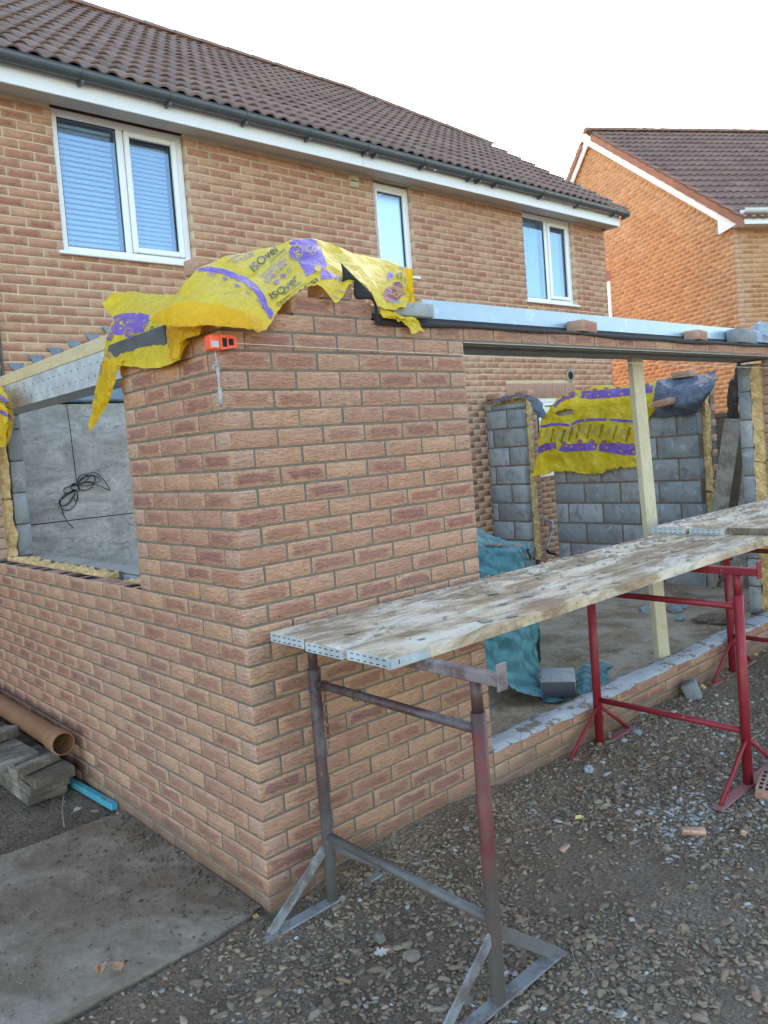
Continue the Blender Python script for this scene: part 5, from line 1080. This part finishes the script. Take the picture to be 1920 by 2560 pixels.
T3_ = copy_tree(T2_); T3_.location.x += 1.66; T3_['label'] = 'bright red trestle farthest along, at the right edge'
# ================================================================ scaffold boards
def sboard(x0, x1, y0, y1, zt, label, mat='board', band=True, seed=0, droop=0., side_band=False, grp='scaffold boards on the trestles'):
    t = .038; nx = 60; ny = 9; rr = random.Random(seed); A = np.zeros((ny, nx, 3)); xs = np.linspace(x0, x1, nx); ys = np.linspace(y0+.002, y1-.002, ny)
    for i in range(ny):
        for j in range(nx): A[i, j] = (xs[j], ys[i], zt-.0025*((ys[i]-(y0+y1)/2)/.11)**2*(1 if seed % 2 else -1)+.0015*math.sin(xs[j]*2+seed))
    lo = A.copy(); lo[..., 2] -= t; edge_n = .0025*noise_arr(A, seed, 4, 9); A[0, :, 1] += edge_n[0]; A[-1, :, 1] += edge_n[-1]
    V = A.reshape(-1, 3).tolist()+lo.reshape(-1, 3).tolist(); n = nx*ny; F = []
    for i in range(ny-1):
        for j in range(nx-1): a = i*nx+j; F += [(a, a+1, a+nx+1, a+nx), (n+a, n+a+nx, n+a+nx+1, n+a+1)]
    for j in range(nx-1): F += [(j, n+j, n+j+1, j+1), ((ny-1)*nx+j, (ny-1)*nx+j+1, n+(ny-1)*nx+j+1, n+(ny-1)*nx+j)]
    for i in range(ny-1): a = i*nx; F += [(a, a+nx, n+a+nx, n+a), (a+nx-1, n+a+nx-1, n+a+2*nx-1, a+2*nx-1)]
    o = B().add(V, F).build('scaffold_board', mat); tag(o, label, 'scaffold board', grp)
    if band:
        s = B(); s.box(x0-.003, x0-.0005, y0+.002, y1-.002, zt-.037, zt-.004)
        if side_band: s.box(x0-.0028, x0+.165, y0-.003, y0-.0005, zt-.0365, zt-.005)
        bo = s.build('end_band', 'galv', o); s = B()
        for i in range(6):
            for zz in (zt-.012, zt-.030): s.box(x0-.0042, x0-.003, y0+.022+i*.032, y0+.037+i*.032, zz-.0015, zz+.0015)
        if side_band: s.box(x0+.03, x0+.033, y0-.0042, y0-.003, zt-.026, zt-.012)
        s.build('band_slots', 'dark', bo)
    return o
ZT = 1.034
sboard(.068, 3.98, -.281, -.064, ZT, 'lower scaffold board against the brick pier, back one of three', seed=1)
sboard(  .062, 3.98, -.508, -.293, ZT-.004, 'lower scaffold board in the middle of the near three', seed=2)
sboard(.066, 3.98, -.740, -.520, ZT, 'lower scaffold board on the outer edge with a metal wrapped corner', seed=3, side_band=True)
sboard(2.93, 6.8, -.24, -.018, ZT+.040, 'upper overlapping scaffold board nearest the wall', seed=4)
sboard(2.955, 6.8, -.466, -.250, ZT+.037, 'upper overlapping scaffold board in the middle', seed=5)
sboard(2.99, 6.8, -.71, -.476, ZT+.040, 'dark ended upper scaffold board at the right edge of the picture', mat='board', band=False, seed=6)
B().box(2.984, 2.992, -.708, -.478, ZT+.003, ZT+.038).build('dark_end', 'board_dark', bpy.data.objects['scaffold_board.005'])  # board end in a darker wood tone
# droppings of mortar on the boards
s = B(); rr = random.Random(12)
for i in range(820):
    x = .1+rr.random()**.8*5.5; y = rr.uniform(-.72, -.03) if x < 2.95 else rr.uniform(-.70, -.03); zt = ZT+.001 if x < 2.93 else ZT+.041
    if rr.random() < .5: y = -.03-abs(rr.gauss(0, .12))
    if y < -.72: continue
    r_ = abs(rr.gauss(0, .0055))+.0025; s.lump((x, y, zt+r_*.1), r_, i, 1 if r_ > .008 else 0 or 1, .42)
for x, y, r_ in ((2.05, -.30, .022), (2.5, -.22, .03), (2.72, -.42, .04), (2.62, -.25, .022), (1.9, -.10, .016), (2.3, -.5, .014), (2.86, -.30, .02)): s.lump((x, y, ZT+.003), r_, int(x*99), 2, .5)
tag(s.build('mortar_debris', 'cement'), kind='stuff')
# flat splashes
s = B()
for i in range(60):
    x = rr.uniform(.12, 2.9); y = rr.uniform(-.72, -.05); r_ = rr.uniform(.008, .028); n = 11; ring = [(x+r_*rr.uniform(.8, 1.5)*math.cos(t), y+r_*.8*rr.uniform(.5, 1.1)*math.sin(t), ZT+.0018) for t in np.linspace(0, 6.28, n+1)[:-1]]
    s.add(ring+[(x, y, ZT+.0028+r_*.1)], [(k, (k+1) % n, n) for k in range(n)])
tag(s.build('mortar_splashes', 'cement'), kind='stuff')
# ================================================================ timber stack, pipe, blue batten on the left
def plank(label, a, b_, w_, t_, mat='grey_wood', name='timber_offcut', cat='timber', up=(0, 0, 1), grp=None):
    s = B(); s.beam(a, b_, w_, t_, up=up, c=.003); return tag(s.build(name, mat), label, cat, grp)
G_ = 'weathered planks stacked by the left wall'
plank('bottom plank of the stack by the left wall', (-.24, 3.9, -.048), (-.20, 1.87, -.050), .215, .056, grp=G_)
plank('second plank up, its end set back above the bottom plank', (-.27, 3.9, .012), (-.195, 1.83, .010), .215, .056, grp=G_)
plank('third plank up, its pale end nearest the slab', (-.24, 3.9, .074), (-.188, 1.755, .072), .215, .056, grp=G_)
plank('upper plank lying left on the stack, its end set back', (-.40, 3.9, .134), (-.30, 1.98, .132), .22, .054, grp=G_)
plank('short offcut lying across the front of the stack', (-.375, 1.82, .135), (-.12, 1.92, .132), .055, .05, grp=G_)
plank('short grey offcut lying across the back of the stack', (-.56, 2.20, .205), (-.20, 2.42, .19), .10, .055, grp=G_)
plank('narrow offcut jutting from the front of the stack', (-.35, 1.80, .118), (-.335, 2.3, .118), .03, .04, grp=G_)
PI_ = thing('drain_pipe', 'brown plastic drain pipe with a socket end lying along the left wall', 'pipe', (-.12, 2.4, .24))
def hollow(pts, radii, r_in, n=28):
    s = B(); s.tube(pts, 1, n, cap=False, radii=radii); k = len(s.v); s.tube(pts[::-1], 1, n, cap=False, radii=[r-r_in for r in radii[::-1]]); return s
ax0 = Vector((-.115, 1.80, .222)); ax1 = Vector((-.115, 3.85, .216)); dd = (ax1-ax0).normalized(); P_ = [ax0+dd*t for t in (0, .012, .03, .085, .10, .115, .125, .14, .155, 2.0)]; rd = [v_*.78 for v_ in (.079, .082, .0835, .0835, .081, .080, .083, .080, .0715, .070)]
s = hollow(P_, rd, .005); n = 28; s.add([s.v[i] for i in range(n)]+[s.v[len(P_)*n*2-n+i] for i in range(n)], [])
o = s.build('barrel', 'clay', PI_, smooth=True)
s = B(); u_ = dd.orthogonal().normalized(); v_ = dd.cross(u_)
s.add([tuple(ax0+(u_*math.cos(t)+v_*math.sin(t))*r_) for r_ in (.0616, .0566) for t in np.linspace(0, 6.2832, 33)[:-1]], [(i, (i+1) % 32, 32+(i+1) % 32, 32+i) for i in range(32)]); s.build('socket_rim', 'clay', PI_)
B().tube([ax0+dd*.6, ax0+dd*.61], .049, 20).build('inner_shade_disc', 'dark', PI_)  # black disc standing in for the shade inside the pipe
plank('blue painted batten lying on the soil against the left wall', (-.045, 2.1, -.062), (-.022, 1.40, -.045), .035, .035, 'bluewood', 'batten', 'batten')
# leaning planks, fence, waste pipe
a_ = Vector(onx(1833, 1048, 6.0)); c_ = Vector(onx(1800, 1272, 6.0)); dl = (c_-a_).normalized(); ft = a_+dl*((a_.z+.05)/abs(dl.z))
s = B(); s.beam(ft, a_, .15, .04, up=(1, .35, 0), c=.003); tag(s.build('scaffold_board', 'grey_wood_z'), 'old grey plank leaning upright beyond the far block wall', 'plank')
s = B(); s.beam(ft+Vector((.14, -.22, 0)), a_+Vector((.1, -.12, -.25)), .12, .04, up=(1, .35, 0), c=.003); tag(s.build('scaffold_board', 'grey_wood_z'), 'second plank leaning behind the old grey plank', 'plank')
FE = thing('garden_fence', 'green brown lapped timber fence behind the leaning planks', 'fence', (7.7, 1.5, 0)); 
s = B(); fa_ = Vector((7.85, 2.6, 0)); fb_ = Vector((7.75, -2.5, 0)); fd = (fb_-fa_).normalized()
for i in range(13):
    z_ = .02+.135*i; s.obox((fa_+fb_)/2+Vector((-.012-.0, 0, z_+.075)), (2.55, .006, .08), Matrix((fd, Matrix.Rotation(.1, 3, fd) @ Vector((-fd.y, fd.x, 0)), Matrix.Rotation(.1, 3, fd) @ Vector((0, 0, 1)))).transposed())
s.build('lap_boards', 'fence', FE)
for t in (.02, .36, .7, 1.): p = fa_+(fb_-fa_)*t; B().box(p.x-.03, p.x+.045, p.y-.04, p.y+.04, -.1, 1.80, c=.004).build('post', 'fence', FE)
B().obox((fa_+fb_)/2+Vector((-.02, 0, 1.765)), (2.55, .022, .018), Matrix((fd, Vector((-fd.y, fd.x, 0)), Vector((0, 0, 1)))).transposed()).build('capping', 'fence', FE)
e0 = Vector(ony(1372, 1302, 3.82)); WP = thing('waste_pipe', 'pale grey waste pipe with an elbow coming out of the house wall', 'pipe', tuple(e0))
q = [ony(1360, 1303, 3.86), ony(1366, 1303, 3.78), ony(1378, 1303, 3.72), ony(1381, 1312, 3.70), ony(1379, 1325, 3.70), ony(1364, 1377, 3.72)]
B().tube([tuple(p) for p in cr(np.array(q), 5, 0)], .019, 12).build('pipe_run', 'pipe_w', WP, smooth=True); e1 = Vector(q[3]); B().tube([e1, Vector(q[4])], .024, 14).build('elbow_socket', 'pipe_w', WP, smooth=True)
s = B(); w0 = Vector(ony(1366, 1378, 3.72)); s.tube([w0+Vector((-.02, -.02, .02)), w0+Vector((.02, -.03, -.02)), w0+Vector((.12, -.05, -.05))], .022, 8); s.build('gully_lip', 'cable', WP)
# ================================================================ small things on the ground
def rock(label, px, py, z, r_, mat='stone', flat=.7, name='stone', cat='stone', seed=1, colr=(.30, .32, .34), sub=2, ang=.3):
    p = onz(px, py, z); o = B().lump((p[0], p[1], z+r_*flat*.45), r_, seed, sub, flat, ang).build(name, mat)
    ca = o.data.color_attributes.new(name='Col', type='FLOAT_COLOR', domain='CORNER'); ca.data.foreach_set('color', np.tile(np.array((*colr, 1), np.float32), len(o.data.loops)))
    return tag(o, label, cat)
BL = (.27, .31, .35)
p = onz(1730, 1745, -.07); o = bricks('concrete_chunk', [(-.055, .055, -.05, .05, -.055, .055)], 'block', None, .01, mtx=Matrix.Translation((p[0], p[1], -.02)) @ Matrix.Rotation(.5, 4, 'Z') @ Matrix.Rotation(-.35, 4, 'X'), jit=0); tag(o, 'squarish grey concrete chunk leaning by the low wall', 'concrete chunk')
rock('pale blue grey stone alone on the soil near the middle trestle foot', 1472, 1930, -.08, .038, colr=(.36, .41, .46), seed=4)
for i, (px, py, r_, lab) in enumerate([(1612, 1530, .06, 'blue grey rock on the floor just left of the timber prop'), (1690, 1530, .065, 'blue grey rock on the floor just right of the timber prop'), (1700, 1550, .045, 'smaller rock in front of the one right of the prop'), (1712, 1520, .04, 'dark rock behind the one right of the prop')]): rock(lab, px, py, .075, r_, colr=BL, seed=i+20)
rock('grey stone by the low wall behind the middle trestle', 1605, 1785, -.06, .035, colr=BL, seed=31); rock('pale stone at the tip of the middle trestle foot', 1560, 1855, -.075, .02, colr=(.38, .42, .45), seed=33)
rock('flat stone beside the rear foot of the middle trestle', 1592, 1832, -.07, .032, colr=BL, seed=35, flat=.45)
rock('earth heap on the floor right of the prop', 1790, 1556, .07, .16, 'soil', .3, 'earth_heap', 'earth heap', 37, sub=3)
rock('long brown stone beside the pale oak leaf', 1030, 2395, -.08, .034, colr=(.27, .22, .185), seed=41, flat=.5); rock('dark cube like stone above the pale oak leaf', 950, 2352, -.08, .026, colr=(.20, .18, .165), seed=43, flat=.9)
for i, (px, py, z_, lab) in enumerate([(1757, 1537, .08, 'yellow wool tuft on the floor left of the far trestle leg'), (1783, 1553, .08, 'yellow wool tuft nearest the far trestle leg'), (1822, 1545, .08, 'yellow wool tuft right of the far trestle leg'), (1757, 1720, -.07, 'scrap of yellow wool beside the concrete chunk'), (1080, 2170, -.08, 'crumpled cream scrap on the gravel beside the cross bar'), (640, 2300, -.07, 'cream crumb of wool at the foot of the brick corner'), (1885, 1640, -.07, 'yellow wool scraps on the soil at the right edge beside the low wall'), (1912, 1628, -.07, 'yellow wool scrap cut by the right edge of the picture')]):
    c3 = onz(px, py, z_); o = wool('wool_scrap', c3[0]-.02+.01*(i == 5), c3[0]+.02-.01*(i == 5), c3[1]-.014, c3[1]+.008, z_, z_+.018, .010, 60+i, step=.007); tag(o, lab, 'insulation scrap')
def frag(label, px, py, z_, size, rot, tilt, mat='brick_clean', seed=0):
    c3 = onz(px, py, z_); m = Matrix.Translation((c3[0], c3[1], z_+size[2]*.35)) @ Matrix.Rotation(rot, 4, 'Z') @ Matrix.Rotation(tilt[0], 4, 'X') @ Matrix.Rotation(tilt[1], 4, 'Y')
    o = bricks('brick_fragment', [(-size[0]/2, size[0]/2, -size[1]/2, size[1]/2, -size[2]/2, size[2]/2)], mat, None, min(size)*.22, mtx=m, jit=0)
    rr_ = random.Random(seed)
    for v_ in o.data.vertices: v_.co += Vector([rr_.uniform(-1, 1)*min(size)*.12 for _ in range(3)])
    return tag(o, label, 'brick fragment')
frag('sharp pinkish brick shard lying on the gravel', 1735, 2085, -.078, (.105, .035, .03), -.9, (.3, .1), seed=2); frag('thin flat brick chip on the gravel', 1412, 2122, -.078, (.06, .025, .012), .1, (.1, 0), seed=3); frag('small reddish brick chip near the right edge', 1858, 2085, -.078, (.03, .024, .02), .6, (.2, .2), seed=5)
c3 = onz(1915, 2000, -.08); lb = lbrick('broken perforated brick at the right edge beside the red trestle leg', 2.16, -.985, -.085, .25, (.16, .10, .07), holes=True, name='broken_brick', tilt=(.12, -.1))
def leaf(label, px, py, z_, L, rot, mat='leaf', oak=False, curl=.3, seed=0):
    c3 = onz(px, py, z_); rr_ = random.Random(seed); n = 17; top = []; bot = []
    for i in range(n):
        t = i/(n-1); w_ = math.sin(math.pi*t**.8)*.32*L; w_ *= (1+.42*math.sin(t*22) if oak else 1+.12*rr_.uniform(-1, 1)); top.append((t*L-L/2, w_)); bot.append((t*L-L/2, -w_*rr_.uniform(.8, 1.1)))
    V = []; 
    for (x, y), (x2, y2) in zip(top, bot):
        V += [(x, y, .004+curl*abs(y)*rr_.uniform(.7, 1.2)+abs(x)*.15*curl), (x, 0, .004+abs(x)*.12*curl), (x2, y2, .004+curl*abs(y2)*rr_.uniform(.8, 1.3)+abs(x)*.2*curl)]
    q = Matrix.Translation((c3[0], c3[1], z_+.008)) @ Matrix.Rotation(rot, 4, 'Z') @ Matrix.Rotation(.12, 4, 'X')
    o = B().add([q @ Vector(v_) for v_ in V], [(3*i+k, 3*i+3+k, 3*i+4+k, 3*i+1+k) for i in range(n-1) for k in (0, 1)]).build('fallen_leaf', mat); md = o.modifiers.new('thickness', 'SOLIDIFY'); md.thickness = .0006
    B().tube([q @ Vector((-L/2, 0, .006)), q @ Vector((-L*.75, .004, .004))], .0008, 4).build('stalk', 'twig', o)
    return tag(o, label, 'leaf')
leaf('curled brown leaf on the left of the pair at the slab edge', 250, 2435, -.045, .055, 1.2, curl=.9, seed=1, oak=True); leaf('rounded brown leaf on the right of the pair at the slab edge', 293, 2425, -.045, .062, 1.5, curl=.35, seed=2)
leaf('pale lobed oak leaf lying on the gravel', 955, 2388, -.075, .058, -.35, 'leaf_pale', True, .1, 3); leaf('upright pale leaf on the gravel behind the near trestle', 1164, 2082, -.06, .045, 1.3, 'leaf_pale', curl=1.1, seed=4)
leaf('narrow yellow scrap on the gravel between the trestles', 1450, 2052, -.08, .05, -.3, 'leaf_yellow', curl=.5, seed=5); leaf('dry brown leaf on the soil by the blue batten', 195, 2030, -.075, .05, .4, 'leaf_pale', True, .5, 6); leaf('flat dead leaf beside the timber stack end', 235, 2035, -.07, .045, 2.2, 'leaf', True, .3, 7); leaf('folded leaf on the gravel in front of the brick shard', 1520, 2010, -.08, .035, .7, 'leaf_pale', False, .8, 8)
def twig(label, pts, z_, r_=.0018, mat='twig'):
    P = cr(np.array([onz(a, b2, z_) for a, b2 in pts]), 5, 0); o = B().tube([tuple(p) for p in P], r_, 6).build('twig', mat); return tag(o, label, 'twig')
twig('pale twig upright on the soil below the timber stack', [(160, 1985), (156, 2025), (161, 2068)], -.06, .003); twig('thin twig on the gravel right of the near trestle foot', [(1428, 2372), (1436, 2400), (1447, 2425)], -.076, .0016); twig('pale green straw near the bottom of the gravel', [(1458, 2512), (1495, 2522), (1530, 2534)], -.076, .0018); twig('fine twig leaning against the foot of the pier', [(778, 2222), (790, 2212), (797, 2198)], -.02, .0012)
twig('dark stick lying on the gravel right of the shard', [(1680, 2138), (1700, 2145)], -.075, .002)
# ================================================================ gravel
def stones(name, X, Y, Z, RR, COLS, sub, seed, kind='stuff'):
    bm = bmesh.new(); bmesh.ops.create_icosphere(bm, subdivisions=sub, radius=1); bm.verts.ensure_lookup_table(); TV = np.array([v.co[:] for v in bm.verts]); TF = np.array([[v.index for v in f.verts] for f in bm.faces]); bm.free()
    g_ = np.random.default_rng(seed); N_ = len(X); nv = len(TV)
    var = 24; VV = []
    for k in range(var):
        q = TV.copy(); 
        for _ in range(8):   # crushed stone: knock flat facets off a ball
            nrm = g_.normal(size=3); nrm /= np.linalg.norm(nrm); dd_ = g_.uniform(.28, .62); dt = q @ nrm; q = q - nrm*np.clip(dt-dd_, 0, None)[:, None]
        q += g_.normal(size=q.shape)*.05; VV.append(q)
    VV = np.array(VV); idx = g_.integers(0, var, N_); S_ = np.stack([RR*g_.uniform(.9, 1.8, N_), RR*g_.uniform(.6, 1.15, N_), RR*g_.uniform(.35, .75, N_)], 1); V = VV[idx]*S_[:, None, :]
    a = g_.uniform(0, 6.28, N_); tx = g_.normal(0, .3, N_); ca, sa = np.cos(a), np.sin(a); ct, st = np.cos(tx), np.sin(tx)
    y1 = V[..., 1]*ct[:, None]-V[..., 2]*st[:, None]; z1 = V[..., 1]*st[:, None]+V[..., 2]*ct[:, None]; x2 = V[..., 0]*ca[:, None]-y1*sa[:, None]; y2 = V[..., 0]*sa[:, None]+y1*ca[:, None]
    W = np.stack([x2+X[:, None], y2+Y[:, None], z1+Z[:, None]], -1).reshape(-1, 3); L = (TF.reshape(-1)[None]+np.arange(N_)[:, None]*nv).ravel(); nf = len(TF)*N_
    me = bpy.data.meshes.new(name); me.vertices.add(len(W)); me.vertices.foreach_set('co', W.ravel()); me.loops.add(len(L)); me.loops.foreach_set('vertex_index', L); me.polygons.add(nf); me.polygons.foreach_set('loop_start', np.arange(nf)*3); me.polygons.foreach_set('loop_total', np.full(nf, 3)); me.update(calc_edges=True)
    ca_ = me.color_attributes.new(name='Col', type='FLOAT_COLOR', domain='POINT'); ca_.data.foreach_set('color', np.repeat(np.concatenate([COLS, np.ones((N_, 1))], 1), nv, 0).astype(np.float32).ravel())
    o = link(name, me, 'stone'); return tag(o, kind=kind)
def place(n, x0, x1, y0, y1, rmin, rmax, seed, dens=None, pw=2.2):
    g_ = np.random.default_rng(seed); X = g_.uniform(x0, x1, n); Y = g_.uniform(y0, y1, n); r_ = rmin+(rmax-rmin)*g_.random(n)**pw
    if dens is not None: k = g_.random(n) < dens(X, Y); X, Y, r_ = X[k], Y[k], r_[k]
    base = np.array([1.40, 1.30, 1.20])*np.array([(.22, .17, .125), (.27, .215, .165), (.18, .142, .108), (.30, .25, .20), (.24, .215, .18), (.26, .18, .13)])[g_.integers(0, 6, len(X))]; base = base*g_.uniform(.6, 1.0, (len(X), 1))*np.array([.98, .98, .96])
    lt = g_.random(len(X)) < .015+.62*np.exp(-(((X-1.72)/.28)**2+((Y+.80)/.15)**2))+.10*np.clip((X-.9)/2, 0, 1); base[lt] = np.array([.46, .465, .45])*g_.uniform(.7, 1.2, (lt.sum(), 1))
    return X, Y, r_, base
def nd(X, Y, s_, f): return noise_arr(np.stack([X, Y, 0*X], -1), s_, 4, f)
dens = lambda X, Y: np.clip(.72+.75*nd(X, Y, 77, 1.9)-np.exp(-np.abs(Y)/.08)*.5, .12, 1)
X, Y, r_, c_ = place(70000, -1.6, 3.2, -2.15, -.01, .003, .017, 5, dens, 1.9); X2, Y2, r2, c2 = place(4200, -1.3, 2.9, -1.9, -.05, .014, .028, 6, dens)
nr = lambda Y: np.ones_like(Y)
stones('gravel', X, Y, gz(X, Y)+r_*.12, r_, c_, 1, 7); stones('large_gravel', X2, Y2, gz(X2, Y2)+r2*.08, r2, c2, 2, 8)
X, Y, r_, c_ = place(9000, 2.6, 7.5, -2.2, -.01, .005, .026, 9, lambda a, b_: np.clip(.6+.7*nd(a, b_, 77, 1.9), .1, 1)); stones('gravel', X, Y, gz(X, Y)+r_*.12, r_, c_, 1, 10)
X, Y, r_, c_ = place(26000, -1.6, -.01, -.1, 4.0, .002, .012, 11, lambda a, b_: np.where((b_ > 1.36), .8, np.where(b_ < .03, .9, np.clip(1.3*np.exp(-np.abs(a)/.10)+.10, 0, 1)*np.clip(1.3-b_*.2, 0, 1))))
zz = np.where((Y > .03) & (Y < 1.35), -.050, gz(X, Y)); k = (X < -.004); stones('gravel', X[k], Y[k], (zz+r_*.12)[k], r_[k], c_[k]*.6, 1, 12)
X, Y, r_, c_ = place(9000, .4, 5.8, .14, 3.7, .002, .010, 13, lambda a, b_: np.clip(.35+.9*nd(a, b_, 78, 1.6), .03, 1), 3); stones('floor_crumbs', X, Y, .080+.008*noise_arr(np.stack([X, Y, 0*X], -1), 12, 4, 1.7)+r_*.1, r_, c_*.75, 1, 14)
# soil banked on the DPC strip and crumbs on the paving edge
X, Y, r_, c_ = place(500, 1.35, 4.9, .005, .1, .0015, .006, 15, lambda a, b_: np.clip(nd(a, b_, 79, 3), 0.04, 1), 2); stones('floor_crumbs', X, Y, np.full_like(X, .158), r_, c_*.8, 1, 16)
